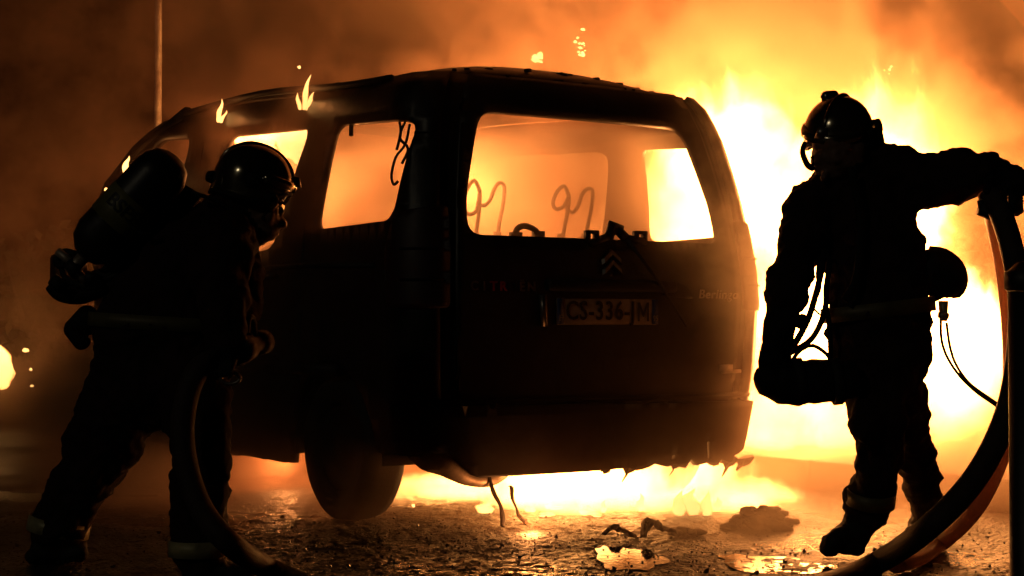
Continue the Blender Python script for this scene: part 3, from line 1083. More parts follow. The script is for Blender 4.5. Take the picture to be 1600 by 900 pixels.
# clear mask of the breathing set under the visor
mk = MB()
mvs = []
for j in range(6):
    for i in range(11):
        t = -1.25 + 2.5 * i / 10
        mvs.append(P1(.62 * math.sin(t), .50 + .42 * math.cos(t) - .06 * j / 5, -.28 - .62 * j / 5))
mk.add(mvs, [(j * 11 + i, j * 11 + i + 1, (j + 1) * 11 + i + 1, (j + 1) * 11 + i) for j in range(5) for i in range(10)])
mask = mk.build('face_mask', M['visor'], man1, solid=.006)
MB().tube([P1(0, .86, -.62), P1(0, 1.02, -.66)], [.03, .024], 12).build('mask_valve', M['leather'], mask)
MB().tube([P1(.55, .6, -.3), P1(.82, .65, -.36)], [.03, .026], 10).build('mask_clip', M['leather'], mask)
nl = MB().tube([P1(.2, -1.08, -.28), P1(.15, -1.22, -.30)], [.022, .018], 10).build('neck_lamp', M['leather'], h1)
for (a, ra, b, mm) in (((258, 505), 113, (257, 520), .034), ):
    band_round('waist_band', at(*a, D), at(*b, D), (ra + 5) * D / F, .045, man1, .64)
band_round('ankle_band', at(92, 822, D + .22), at(88, 840, D + .22), 47 * (D + .22) / F, .05, man1, .95, M['paleband'])
band_round('ankle_band', at(311, 855, D - .14), at(311, 875, D - .14), 46 * (D - .14) / F, .05, man1, .95, M['paleband'])
wbp = at(118, 512, D + .05)
MB().capsule(at(138, 500, D + .02), 24 * D / F, at(116, 514, D + .02), 17 * D / F, .8).capsule(at(116, 514, D + .02), 17 * D / F, at(128, 534, D + .02), 14 * D / F, .8).build('belt_pouch', M['leather'], man1)
cr_ = [at(360 + 15 * math.cos(t), 591 + 9 * math.sin(t), D - .3) for t in [2 * PI * k / 14 for k in range(15)]]
MB().tube(cr_, .006, 8).tube([at(356, 592, D - .3), at(366, 585, D - .3)], .004, 6).build('carabiner', M['chrome'], man1)
rebase(man1, ground(210, 890))

# breathing set on that firefighter's back
ba = tag(empty('breathing_set', (0, 0, 0)), 'air cylinder breathing set strapped to the back of the bent firefighter', 'breathing apparatus')
ca, cb = at(158, 372, D - .06), at(248, 275, D - .06)
ax = (cb - ca).normalized()
cside = ax.cross(Vector((0, 1, 0))).normalized()
cdep = ax.cross(cside).normalized()
CM = Matrix((cside, cdep, ax)).transposed().to_4x4()
CM.translation = ca
Lc, rc = (cb - ca).length, 43 * D / F
prof = [(0.018, -.085), (rc * .5, -.075), (rc * .85, -.045), (rc, 0), (rc, Lc * .98), (rc * .93, Lc + .03), (rc * .7, Lc + .065), (rc * .35, Lc + .082), (0, Lc + .086)]
cyl = MB().lathe(prof, CM, 40).build('cylinder', M['cylblack'], ba)
MB().lathe([(rc + .0015, Lc * .22), (rc + .0025, Lc * .225), (rc + .0025, Lc * .62), (rc + .0015, Lc * .625)], CM, 40).build('cylinder_label', M['cylpaint'], cyl)
cu = bpy.data.curves.new('t', 'FONT')
cu.body, cu.size, cu.extrude, cu.align_x, cu.align_y = 'BSPP', .062, .0012, 'CENTER', 'CENTER'
cu.offset = .0012
to = bpy.data.objects.new('t', cu)
COL.objects.link(to)
bpy.context.view_layer.update()
tme = bpy.data.meshes.new_from_object(to.evaluated_get(bpy.context.evaluated_depsgraph_get()))
bpy.data.objects.remove(to)
bm = bmesh.new()
bm.from_mesh(tme)
bmesh.ops.subdivide_edges(bm, edges=[e for e in bm.edges if e.calc_length() > .012], cuts=2)
bm.to_mesh(tme)
bm.free()
cen_a = math.atan2((Vector((0, -1, 0)).dot(cdep)), (Vector((0, -1, 0)).dot(cside)))
tsign = 1 if (cside * -math.sin(cen_a) + cdep * math.cos(cen_a)).x > 0 else -1
for q in tme.vertices:
    an = cen_a + tsign * (q.co.x + .01) / rc
    rr = rc + .0032 + q.co.z
    q.co = CM @ Vector((rr * math.cos(an), rr * math.sin(an), Lc * .46 + q.co.y))
tme.name = 'cylinder_lettering'
tme.materials.clear()
tme.materials.append(M['ink'])
link(bpy.data.objects.new('cylinder_lettering', tme), cyl)
vb = MB()
vb.tube([ca - ax * .08, ca - ax * .15], [.022, .02], 10)
vb.tube([ca - ax * .13, ca - ax * .135 - cside * .06], [.016, .014], 8)
vb.tube([ca - ax * .12, ca - ax * .125 + cside * .075], [.014, .014], 8)
vb.build('cylinder_valve', M['steel'], ba)
hw = ca - ax * .20
MB().lathe([(.0, -.02), (.028, -.018), (.033, 0), (.028, .018), (0, .02)], Matrix.Translation(hw) @ CM.to_3x3().to_4x4(), 12).build('valve_wheel', M['rubber'], ba)
bp = MB()
bpv = [at(x, y, D + .07) for x, y in ((292, 290), (318, 305), (215, 432), (150, 470), (100, 462), (82, 448), (120, 430), (160, 420))]
bp.add(bpv + [p + Vector((0, -.02, 0)) for p in bpv], [tuple(range(7, -1, -1)), tuple(range(8, 16))] + [(i, (i + 1) % 8, 8 + (i + 1) % 8, 8 + i) for i in range(8)])
bp.build('backplate', M['leather'], ba, smooth=False)
MB().tube([at(x, y, D - .02) for x, y in ((78, 446), (95, 460), (130, 462), (180, 440), (225, 395))], [.018, .024, .026, .022, .014], 8, sub=4).build('carrying_frame', M['leather'], ba)
for pts, r_ in ((((130, 395), (105, 402), (98, 425), (115, 442), (150, 450)), .011), (((100, 418), (88, 408), (100, 395), (118, 398)), .014), (((118, 430), (140, 440), (190, 425), (235, 372), (262, 340)), .010), (((150, 425), (170, 430), (205, 402)), .008)):
    MB().tube([at(x, y, D - .04) for x, y in pts], r_, 8, sub=5).build('pressure_hose', M['rubber'], ba)
MB().tube([at(108, 412, D - .06), at(122, 425, D - .07)], [.022, .026], 10).tube([at(135, 432, D - .06), at(150, 436, D - .06)], .02, 10).build('reducer', M['soot'], ba)
for pts in (((300, 300), (345, 318), (372, 345), (365, 420), (330, 480)), ((190, 330), (215, 362), (240, 365))):
    MB().tube([at(x, y, D - .13) for x, y in pts], .018, 8, flat=.35, sub=4).build('strap', M['leather'], ba)
rebase(ba, at(160, 470, D))

# --- the firefighter striding past, dragging the hose
D = 5.4
fw2 = Vector((-.55, -.70, -.45)).normalized()
up2 = Vector((-.10, -.42, .90)).normalized()
hc2 = at(1310, 207, D)
s2 = face_shapes(at(1306, 246, D - .04), fw2, up2, .95, 1)
s2 += [
    limb((1322, 250), 34, D, (1350, 305), 52, D, .9),
    limb((1350, 320), 74, D, (1374, 420), 81, D, .68), limb((1374, 420), 81, D, (1376, 500), 79, D, .66), limb((1374, 500), 80, D, (1374, 575), 72, D, .7),
    limb((1335, 520), 44, D, (1345, 600), 26, D, .8), limb((1405, 500), 52, D, (1418, 570), 34, D, .8), limb((1412, 560), 40, D, (1432, 604), 8, D, .8), limb((1345, 570), 34, D, (1326, 616), 6, D, .8),
    limb((1368, 640), 40, D - .1, (1354, 668), 24, D - .2, .9),
    limb((1300, 300), 46, D, (1425, 282), 48, D, .8), limb((1368, 250), 36, D, (1410, 275), 45, D, .8),
    limb((1272, 322), 45, D, (1246, 398), 36, D - .06, .9), limb((1246, 398), 36, D - .06, (1231, 455), 32, D - .12, .9), limb((1231, 440), 34, D - .12, (1226, 466), 34, D - .12, .9),
    limb((1226, 470), 26, D - .12, (1214, 520), 27, D - .14, .9, 2),
    limb((1425, 285), 50, D, (1490, 276), 40, D - .05, .9), limb((1490, 276), 42, D - .05, (1545, 269), 29, D - .12, .9),
    limb((1352, 585), 52, D, (1378, 662), 41, D - .12, .95), limb((1378, 662), 41, D - .12, (1364, 750), 34, D - .02, .95), limb((1364, 750), 35, D - .02, (1356, 800), 37, D + .02, .95),
    limb((1398, 590), 46, D + .05, (1420, 676), 33, D + .3, .9), limb((1420, 676), 33, D + .3, (1443, 768), 27, D + .55, .9), limb((1443, 768), 28, D + .55, (1454, 812), 25, D + .58, .9),
    limb((1348, 812), 30, D + .02, (1332, 838), 22, D + .02, .9, 3), limb((1332, 838), 22, D + .02, (1300, 846), 17, D - .03, 1.1, 3), limb((1338, 854), 14, D + .02, (1292, 853), 12, D - .03, 1.3, 3),
    limb((1446, 815), 24, D + .58, (1456, 830), 19, D + .58, .9, 3), limb((1452, 832), 15, D + .58, (1424, 838), 12, D + .5, 1.2, 3),
]
# gloved hand holding the strap of the bag
s2 += [(at(1213, 522, D - .14), .060, at(1209, 556, D - .15), .054, .65, 2)]
s2 += fingers(at(1206, 566, D - .16), Vector((.9, -.35, .1)).normalized(), Vector((0, -.1, -1)), Vector((.25, .95, -.1)), .085, .0125, 2)
s2 += [(at(1226, 512, D - .17), .019, at(1250, 500, D - .19), .017, 1, 2), (at(1250, 500, D - .19), .017, at(1258, 514, D - .2), .014, 1, 2)]
# gloved hand over the hose
s2 += [(at(1550, 274, D - .12), .066, at(1574, 284, D - .14), .068, .8, 2)]
s2 += fingers(at(1580, 296, D - .16), Vector((.35, .9, .1)).normalized(), Vector((.42, -.05, -.75)).normalized(), Vector((-.25, -.1, -1)).normalized(), .105, .0165, 2)
s2 += [(at(1552, 285, D - .19), .020, at(1543, 300, D - .22), .017, 1, 2), (at(1543, 300, D - .22), .017, at(1552, 312, D - .22), .014, 1, 2)]
man2 = figure('person', s2, SUIT)
tag(man2, 'firefighter striding before the flames with one arm stretched out over a raised hose', 'person', 'firefighters at the burning van')
h2, P2 = helmet(man2, hc2, fw2, up2, .121)
MB().tube([at(1366, 198, D), at(1376, 195, D)], [.026, .024], 12).tube([at(1370, 200, D), at(1371, 232, D)], [.018, .03], 10).build('side_lamp', M['leather'], h2)
MB().capsule(at(1291, 152, D), .022, at(1303, 150, D), .020).build('comb_knob', M['helmet'], h2)
MB().tube([at(x, y, D - .06) for x, y in ((1258, 222), (1254, 238), (1262, 258), (1272, 265))], [.008, .010, .011, .008], 8, sub=4).tube([at(x, y, D - .06) for x, y in ((1268, 244), (1272, 252), (1268, 262))], .006, 6).build('chin_strap', M['leather'], h2)
MB().capsule(at(1458, 424, D + .02), 38 * D / F, at(1482, 436, D + .02), 31 * D / F, .9).build('belt_pouch', M['leather'], man2)
MB().tube([at(x, y, D + .02) for x, y in ((1452, 392), (1476, 396), (1498, 414), (1505, 438), (1496, 458), (1478, 456), (1455, 466))], .018, 8, sub=3).build('pouch_flap', M['leather'], man2)
MB().tube([at(1474, 470, D + .02), at(1474, 502, D + .02)], [.018, .014], 8).tube([at(1466, 492, D), at(1482, 494, D)], .012, 6).build('snap_hook', M['steel'], man2)
lp = [(1470, 502), (1471, 530), (1480, 558), (1500, 588), (1525, 612), (1548, 628), (1557, 634), (1556, 629), (1540, 618), (1514, 598), (1494, 570), (1484, 540), (1479, 504)]
MB().tube([at(x, y, D + .02 + .004 * k) for k, (x, y) in enumerate(lp)], .0052, 8, sub=5).build('rope_loop', M['leather'], man2)
band_round('waist_band', at(1372, 484, D), at(1374, 500, D), 88 * D / F, .05, man2, .68)
band_round('shin_band', at(1361, 778, D - .01), at(1359, 796, D), 36.5 * D / F, .05, man2, .98)
for pts, r_ in (
        (((1288, 388), (1284, 420), (1276, 455), (1262, 500), (1240, 540), (1222, 560)), .011),
        (((1290, 392), (1296, 410), (1291, 450), (1290, 478), (1280, 510), (1262, 535), (1225, 556)), .010),
        (((1282, 400), (1278, 428), (1280, 450), (1272, 470)), .008),
        (((1268, 478), (1282, 492), (1298, 496)), .007),
        (((1290, 478), (1296, 510), (1298, 560)), .009)):
    MB().tube([at(x, y, D - .10) for x, y in pts], r_, 8, flat=.5, sub=5).build('chest_strap', M['leather'], man2)
for y0, y1 in ((1, 1),):
    MB().tube([at(x, y, D - .14) for x, y in ((1330, 260), (1345, 340), (1340, 430), (1320, 470))], .016, 8, flat=.4, sub=4).build('chest_strap', M['leather'], man2)
rebase(man2, ground(1350, 866))

bag = tag(empty('carry_bag', (0, 0, 0)), 'dark padded roll bag hanging from the striding firefighter\'s lowered hand', 'bag')
bgs = MB()
rp, rr = spline([at(x, y, D - .16) for x, y in ((1196, 572), (1204, 592), (1232, 598), (1270, 596), (1310, 594), (1338, 592))], [.03, .062, .076, .074, .070, .058], 5)
bgs.tube(rp, [r_ * (1 + .10 * noise.noise(Vector((i * .55, 1, 2)))) for i, r_ in enumerate(rr)], 16, flat=.8)
bgs.build('roll', M['leather'], bag)
for x in (1248, 1306):
    band_round('webbing', at(x, 596, D - .16), at(x + 10, 595, D - .16), .0755, .03, bag, .82, M['rubber'])
MB().tube([at(x, y, D - .16) for x, y in ((1236, 566), (1250, 548), (1270, 540), (1290, 552), (1300, 566))], .011, 8, flat=.6, sub=4).build('carry_handle', M['leather'], bag)
MB().tube([at(1222, 560, D - .17), at(1212, 548, D - .17), at(1204, 572, D - .17)], .010, 8, sub=3).build('carry_handle', M['leather'], bag)
rebase(bag, at(1265, 630, D - .16))

# ------------------------------------------------------------------ hoses, post
def hose(name, pts, rad, material, label, flat=1.0, couplings=()):
    h = MB().tube(pts, rad, 18, flat, sub=10).build(name, material, None)
    tag(h, label, 'fire hose', 'fire hoses')
    return h


g1 = [(at(376, 546, 4.86), .034), (at(364, 550, 4.85), .036), (at(345, 558, 4.84), .036), (at(308, 580, 4.80), .036), (at(288, 640, 4.78), .036), (at(288, 710, 4.76), .036), (at(312, 790, 4.72), .036), (at(360, 850, 4.66), .036), (ground(432, 895, .037), .036), (ground(540, 940, .037), .036), (ground(700, 1010, .037), .036)]
hz1 = hose('fire_hose', [p for p, _ in g1], [r_ for _, r_ in g1], M['hose'], 'hose running from under the bent firefighter\'s arm down to the asphalt')
nz0, nz1 = at(377, 546, 4.862), at(400, 538, 5.0)
dv = (nz1 - nz0).normalized()
noz = tag(empty('hose_nozzle', nz0), 'branch nozzle at the end of the bent firefighter\'s hose, aimed at the van', 'nozzle')
MB().tube([Vector((0, 0, 0)) - dv * .03, dv * .06, dv * .065, dv * .16, dv * .165, dv * .21], [.042, .042, .03, .026, .036, .040], 16).build('barrel', M['soot'], noz)
MB().tube([dv * .05 + Vector((0, 0, .03)), dv * .07 + Vector((0, 0, .085)), dv * .11 + Vector((0, 0, .085)), dv * .13 + Vector((0, 0, .03))], .009, 8, sub=3).build('bale_handle', M['soot'], noz)

g2 = [(at(1545, 306, 5.22), .036), (at(1562, 330, 5.16), .037), (at(1580, 385, 5.08), .037), (at(1592, 455, 5.0), .037), (at(1591, 550, 4.9), .037), (at(1572, 650, 4.82), .037), (at(1525, 745, 4.75), .037), (at(1450, 825, 4.72), .037), (ground(1370, 880, .038), .037), (ground(1290, 915, .038), .037), (ground(1150, 960, .038), .037), (ground(900, 1010, .038), .037)]
hose('fire_hose', [p for p, _ in g2], [r_ for _, r_ in g2], M['hose'], 'thick dark hose sweeping from the outstretched glove down in an arc to the ground')
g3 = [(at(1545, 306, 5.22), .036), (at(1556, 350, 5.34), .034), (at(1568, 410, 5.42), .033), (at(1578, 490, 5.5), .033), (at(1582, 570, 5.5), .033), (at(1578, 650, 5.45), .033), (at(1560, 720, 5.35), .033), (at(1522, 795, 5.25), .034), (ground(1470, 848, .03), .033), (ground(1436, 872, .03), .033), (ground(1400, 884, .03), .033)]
hose('fire_hose', [p for p, _ in g3], [r_ for _, r_ in g3], M['lit_wethose'], 'wet reddish hose hanging behind the dark arc and lit through by the fire', flat=.75)
cpl = tag(empty('hose_coupling', at(1544, 330, 5.2)), 'small lugged coupling hanging under the outstretched glove', 'coupling')
MB().tube([Vector((-.03, 0, .01)), Vector((.03, 0, -.01))], [.024, .028], 12).build('collar', M['soot'], cpl)
for dx in (-.02, .02):
    MB().tube([Vector((dx, 0, 0)), Vector((dx - .01, -.01, .035))], [.012, .010], 8).build('lug', M['soot'], cpl)

pb = ground(1605, 985)
post = tag(empty('street_post', pb), 'black iron post standing close up at the edge of the view beside the hoses', 'bollard')
ptop = at(1596, 422, pb.y).z
MB().lathe([(.05, 0), (.05, .06), (.043, .08), (.043, ptop - .06)], Matrix.Identity(4), 20).build('shaft', M['post'], post)
MB().lathe([(.045, ptop - .055), (.052, ptop - .05), (.052, ptop - .005), (.04, ptop), (.02, ptop + .02), (0, ptop + .024)], Matrix.Identity(4), 20).build('cap', M['post'], post)

# ------------------------------------------------------------------ background
lb = at(245, 500, 10.5)
lp_ = tag(empty('lamp_post', (lb.x, lb.y, 0)), 'thin metal lamp post rising out of the smoke beyond the van\'s roof', 'lamp post')
MB().lathe([(.06, 0), (.06, .5), (.026, .55), (.022, 6.0)], Matrix.Identity(4), 14).build('shaft', M['lamppole'], lp_)
MB().tube([(0, 0, 5.9), (.05, -.1, 6.3), (.5, -.4, 6.5)], .022, 8, sub=4).build('arm', M['lamppole'], lp_)
MB().box((.7, -.55, 6.48), (.5, .22, .09), Matrix.Rotation(R(-38), 3, 'Z')).build('lamp_head', M['soot'], lp_, bevel=.03)

rng = random.Random(3)


def hedge(name, c, L, W_, H, rz, label):
    root = tag(empty(name, c, rz), label, 'hedge')
    m = MB()
    for k in range(2600):
        x, y = rng.uniform(-L / 2, L / 2), rng.uniform(-W_ / 2, W_ / 2)
        z = rng.uniform(.15, H) * (1 + .18 * noise.noise(Vector((x * 1.3, y, 4))))
        p = Vector((x, y, z))
        q = Matrix.Rotation(rng.random() * 6, 3, Vector((rng.random() - .5, rng.random() - .5, rng.random() - .5)).normalized())
        s = rng.uniform(.05, .10)
        m.add([p + q @ Vector(t) * s for t in ((-1, 0, 0), (0, -.5, .1), (1, 0, 0), (0, .5, .1))], [(0, 1, 2, 3)])
    m.build('foliage', M['leaf'], root, smooth=False)
    st = MB()
    for k in range(9):
        x = -L / 2 + L * (k + .5) / 9
        st.tube([(x, 0, 0), (x + .1, .05, H * .5), (x - .05, 0, H * .85)], [.04, .03, .01], 6)
    st.build('stem', M['bark'], root)


hedge('hedge', (-5.6, 15.5, 0), 6.0, 1.0, 1.7, R(8), 'dark clipped hedge half lost in smoke beyond the small distant fire')
hedge('hedge', (6.5, 17, 0.13), 6.0, 1.0, 1.9, R(-10), 'dark hedge on the pavement beyond the big fire')

# ------------------------------------------------------------------ fire
def tongue(name, base, h, r, lean, parent, material, seed, n=12, m=10):
    """One tongue of flame: a twisting, tapering body of glowing gas."""
    rg = random.Random(seed)
    ph = rg.random() * 10
    vs = []
    for j in range(m):
        t = j / (m - 1)
        c_ = Vector(base) + Vector((lean[0] * t ** 1.4, lean[1] * t, h * t))
        c_ += Vector((noise.noise(Vector((ph, t * 2.2, 0))), noise.noise(Vector((ph, t * 2.2, 5))), 0)) * r * 1.2 * t
        rad = r * (math.sin(PI * (t * .86 + .14)) ** .8 * (1 - t) ** .35 + .004)
        for k in range(n):
            a = 2 * PI * k / n
            wob = 1 + .45 * noise.noise(Vector((math.cos(a) * 1.2 + ph, math.sin(a) * 1.2, t * 3)))
            vs.append(c_ + Vector((math.cos(a), math.sin(a), 0)) * rad * wob)
    fs = [(j * n + k, j * n + (k + 1) % n, (j + 1) * n + (k + 1) % n, (j + 1) * n + k) for j in range(m - 1) for k in range(n)]
    fs += [tuple(range(n - 1, -1, -1)), tuple((m - 1) * n + k for k in range(n))]
    return MB().add(vs, fs).build(name, material, parent)


def fire_or_fill_light(parent, loc, watts, size=.25):  # lamps inside flames, and a few added away from them as fill
    L = bpy.data.lights.new('fire_or_fill_light', 'POINT')
    L.energy, L.color, L.shadow_soft_size = watts, FIRE, size
    o = bpy.data.objects.new('fire_or_fill_light', L)
    o.location = loc
    return link(o, parent)


def burn_mat(name, strength, scale, env, lo, hi, stretch=.6, amp=1.0, step=.05):
    """A body of burning gas: torn, billowing emission that thins out with height and distance from its heart."""
    m = bpy.data.materials.new(name)
    m.use_nodes = True
    n, l = m.node_tree.nodes, m.node_tree.links
    n.remove(n['Principled BSDF'])
    out = n['Material Output']
    tc = n.new('ShaderNodeTexCoord')
    mp = n.new('ShaderNodeMapping')
    mp.inputs['Scale'].default_value = (1, 1, stretch)
    l.new(tc.outputs['Object'], mp.inputs[0])
    t = n.new('ShaderNodeTexNoise')
    t.inputs['Scale'].default_value, t.inputs['Detail'].default_value, t.inputs['Roughness'].default_value, t.inputs['Distortion'].default_value = scale, 6, .64, .9
    l.new(mp.outputs[0], t.inputs['Vector'])
    prev = None
    for cx, cy_, cz, rx, ry, rz in env:           # soft bodies the gas fills
        q = n.new('ShaderNodeMapping')
        q.vector_type = 'TEXTURE'
        q.inputs['Location'].default_value, q.inputs['Scale'].default_value = (cx, cy_, cz), (rx, ry, rz)
        l.new(tc.outputs['Object'], q.inputs[0])
        ln = n.new('ShaderNodeVectorMath')
        ln.operation = 'LENGTH'
        l.new(q.outputs[0], ln.inputs[0])
        inv = math_node(n, 'SUBTRACT', 1.0)
        l.new(ln.outputs['Value'], inv.inputs[1])
        if prev is None:
            prev = inv
        else:
            mx = math_node(n, 'MAXIMUM')
            l.new(prev.outputs[0], mx.inputs[0])
            l.new(inv.outputs[0], mx.inputs[1])
            prev = mx
    ad = math_node(n, 'MULTIPLY_ADD', None, amp)
    l.new(t.outputs['Fac'], ad.inputs[0])
    l.new(prev.outputs[0], ad.inputs[2])
    mr = n.new('ShaderNodeMapRange')
    mr.interpolation_type = 'SMOOTHSTEP'
    mr.inputs[1].default_value, mr.inputs[2].default_value, mr.inputs[3].default_value, mr.inputs[4].default_value = lo, hi, 0, strength
    l.new(ad.outputs[0], mr.inputs[0])
    em = n.new('ShaderNodeEmission')
    em.inputs['Color'].default_value = (1.0, .42, .10, 1)
    l.new(mr.outputs[0], em.inputs['Strength'])
    l.new(em.outputs[0], out.inputs['Volume'])
    m.cycles.volume_sampling = 'DISTANCE'
    m.cycles.volume_step_rate = step
    m.cycles.emission_sampling = 'NONE'
    return m


fc = Vector((1.75, 9.3, .1))
fire = tag(empty('big_fire', fc), 'towering wall of white hot flames behind the right flank of the van', 'fire')
env = [(-.32, 0, .5, 1.08, .95, 1.2), (.40, 0, 1.2, .46, .55, 1.05), (-.42, .1, .95, .72, .8, 1.15), (.75, .1, .55, .48, .6, .55)]
bv_ = MB()
for cx, cy_, cz, rx, ry, rz in env:
    pass
hull = [(1.8, -.1), (2.0, .5), (1.95, 1.2), (1.7, 1.9), (1.1, 2.6), (.05, 2.9)]
vs = []
for r_, z in hull:
    for k in range(20):
        a = 2 * PI * k / 20
        vs.append(Vector((r_ * math.cos(a), r_ * .7 * math.sin(a), z)))
bv_.add(vs, [(j * 20 + k, j * 20 + (k + 1) % 20, (j + 1) * 20 + (k + 1) % 20, (j + 1) * 20 + k) for j in range(5) for k in range(20)] + [tuple(range(19, -1, -1)), tuple(100 + k for k in range(20))])
bv_.build('burning_gas', burn_mat('burning_gas', 40.0, 3.4, env, .74, .94, .6, 1.45, .16), fire)
for ob_ in fire.children:
    ob_.visible_shadow = False      # a gas that only glows: nothing to block light, so no need to march it
fire_or_fill_light(fire, (-.5, -.6, .7), 640, .3)
fire_or_fill_light(fire, (-.1, -.3, 1.2), 460, .3)
fire_or_fill_light(fire, (.8, -.5, .5), 110, .3)
fire_or_fill_light(fire, (-1.9, .6, 1.15), 420, .25)  # fill added behind the van, clear of the flames, to brighten the smoke
fire_or_fill_light(fire, (-.25, -1.15, .30), 120, .15)  # fill added in front of the flames to brighten the low steam

gf = vw(.35, 1.0, 0)
gfire = tag(empty('ground_fire', gf, VAN_A), 'burning pool of fuel with low flames under the van\'s rear bumper', 'fire')
bx = MB().box((.1, .0, .19), (1.8, 2.5, .36))
genv = [(.35, .0, .02, .8, .9, .30), (-.1, -.5, .02, .6, .45, .30), (.6, .6, .05, .6, .8, .34), (-.3, .3, .0, .5, .6, .12), (.5, -.42, .06, .5, .34, .32), (.12, -.78, .0, .36, .26, .13), (.34, -.98, .0, .30, .22, .11), (-.28, -.72, .0, .26, .18, .08), (.62, -.8, .0, .3, .3, .15)]
bx.build('burning_gas', burn_mat('low_burning_gas', 34.0, 9.0, genv, .80, 1.02, .6, 1.25, .28), gfire)
for ob_ in gfire.children:
    ob_.visible_shadow = False
fire_or_fill_light(gfire, (.3, -.3, .10), 26, .08)
fire_or_fill_light(gfire, (-.4, .9, .12), 30, .08)
fire_or_fill_light(gfire, (.6, .5, .14), 40, .08)
fire_or_fill_light(gfire, (-.85, 1.0, .14), 22, .06)
fire_or_fill_light(gfire, (-.78, -1.05, .04), 4, .04)  # fill added off the flames, below the bumper, to light the silencer
for k in range(16):
    a = random.uniform(0, 1)
    q = ground(752 + 370 * a, 808 - 14 * random.random(), .0) - gf
    q.rotate(Matrix.Rotation(-VAN_A, 3, 'Z'))
    tongue('flame', q, random.uniform(.015, .06) * (1 + a), random.uniform(.012, .05), (.02, .02), gfire, M['lick'], 500 + k)

cf = vw(-.35, 2.3, 1.5)
cfire = tag(empty('cabin_fire', cf), 'flames rolling under the ceiling inside the van\'s front', 'fire')
for k, (px, py, h, r_) in enumerate(((375, 214, .05, .06), (398, 208, .06, .08), (420, 204, .08, .09), (440, 202, .12, .10), (457, 200, .15, .10), (470, 198, .19, .11), (486, 197, .15, .10), (500, 196, .10, .08))):
    p = at(px, py, 7.9) - cf
    tongue('flame', p, -h * 1.25, r_, (.02, .05), cfire, M['flame'], 300 + k)
fire_or_fill_light(cfire, (.2, .1, -.05), 200, .15)
fire_or_fill_light(cfire, (.95, -.7, -.05), 100, .15)  # fill added in mid cabin, where no flame is, to brighten the smoke

roof_licks = ((341, 188, 38, 5, 7.7), (476, 168, 56, 6, 6.98), (196, 268, 28, 6, 8.6), (508, 222, 46, 3, 6.9))
for k, (px, py, hp, wp_, d) in enumerate(roof_licks):
    lab = ('small upright flame on the roof edge above the driver\'s door', 'tallest small flame standing on the van\'s roof edge',
           'small flame on the windscreen pillar beside the air cylinder', 'thin flame creeping down the pillar between two side windows')[k]
    p = at(px, py, d)
    rt = tag(empty('small_flame', p), lab, 'flame', 'small flames on the van')
    tongue('flame', (0, 0, -.01), hp * d / F, wp_ * d / F, (.02, 0), rt, M['lick'], 20 + k, 14, 16)
    tongue('flame', (.012, .01, -.012), hp * d / F * .55, wp_ * d / F * .9, (.03, 0), rt, M['lick'], 70 + k, 12, 12)
    if k == 1:
        tongue('flame', (-.02, 0, -.01), hp * d / F * .5, wp_ * d / F * .7, (-.02, 0), rt, M['lick'], 40)
    if k < 3:
        fire_or_fill_light(rt, (0, -.03, hp * d / F * .4), .35, .03)
em_spots = ((468, 105, 5, 1, 2.4, 8.0, 'detached scrap of flame drifting just over the roof flame'), (840, 91, 9, 16, 4.5, 8.6, 'round cluster of yellow flame scraps hanging in the smoke over the roof'),
            (907, 78, 10, 14, 3.0, 8.6, 'tall cluster of torn yellow flame scraps higher over the roof'), (40, 547, 2, 1, 4, 10, 'square orange glowing speck beside the distant fire'),
            (48, 577, 2, 1, 2.2, 10, 'tiny glowing speck below the square one'), (50, 603, 2, 1, 2.4, 10, 'lowest tiny glowing speck by the distant fire'),
            (166, 296, 2, 1, 2.6, 5.3, 'white glint of an ember beside the air cylinder'), (646, 790, 2, 1, 2.2, 6.6, 'tiny ember hovering beside the rear wheel'),
            (1390, 108, 8, 5, 3.0, 8.6, 'scraps of flame torn off above the big fire'), (625, 120, 2, 1, 1.6, 7.4, 'tiny spark above the rear of the roof'))
for k, (px, py, spread, cnt, r_, d, lab) in enumerate(em_spots):
    rg = random.Random(60 + k)
    root = empty('ember', at(px, py, d)) if cnt > 1 else None
    for c_ in range(cnt):
        off = Vector((rg.gauss(0, .5), rg.gauss(0, .3), rg.gauss(0, .5 if k != 2 else 1.3))) * spread * d / F if cnt > 1 else Vector((0, 0, 0))
        rad = r_ * d / F * (rg.uniform(.25, 1.0) if cnt > 1 else 1)
        vs, fs = [], []
        bm = bmesh.new()
        bmesh.ops.create_icosphere(bm, subdivisions=2, radius=1)
        for q in bm.verts:
            w_ = 1 + .8 * noise.noise(q.co * 1.6 + Vector((k * 3.1 + c_, 0, 0)))
            vs.append(off + Vector((q.co.x * 1.2, q.co.y, q.co.z)) * rad * w_)
        fs = [[q.index for q in f.verts] for f in bm.faces]
        bm.free()
        if root:
            MB().add(vs, fs).build('flame_scrap', M['ember'] if k in (1, 2) else M['lick'], root)
        else:
            root = MB().add(vs, fs).build('ember', M['lick'], None, loc=at(px, py, d))
    tag(root, lab, 'ember', 'embers and scraps of flame')

dfp = at(-6, 612, 12.5)
dfire = tag(empty('distant_fire', dfp), 'small round blaze on the ground at the far side of the street', 'fire')
tongue('flame', (-.04, 0, .05), .42, .20, (.0, 0), dfire, M['far_flame'], 91)
tongue('flame', (.02, 0, .02), .22, .10, (.05, 0), dfire, M['far_flame'], 92)
fire_or_fill_light(dfire, (0, -.1, .3), .7, .1)

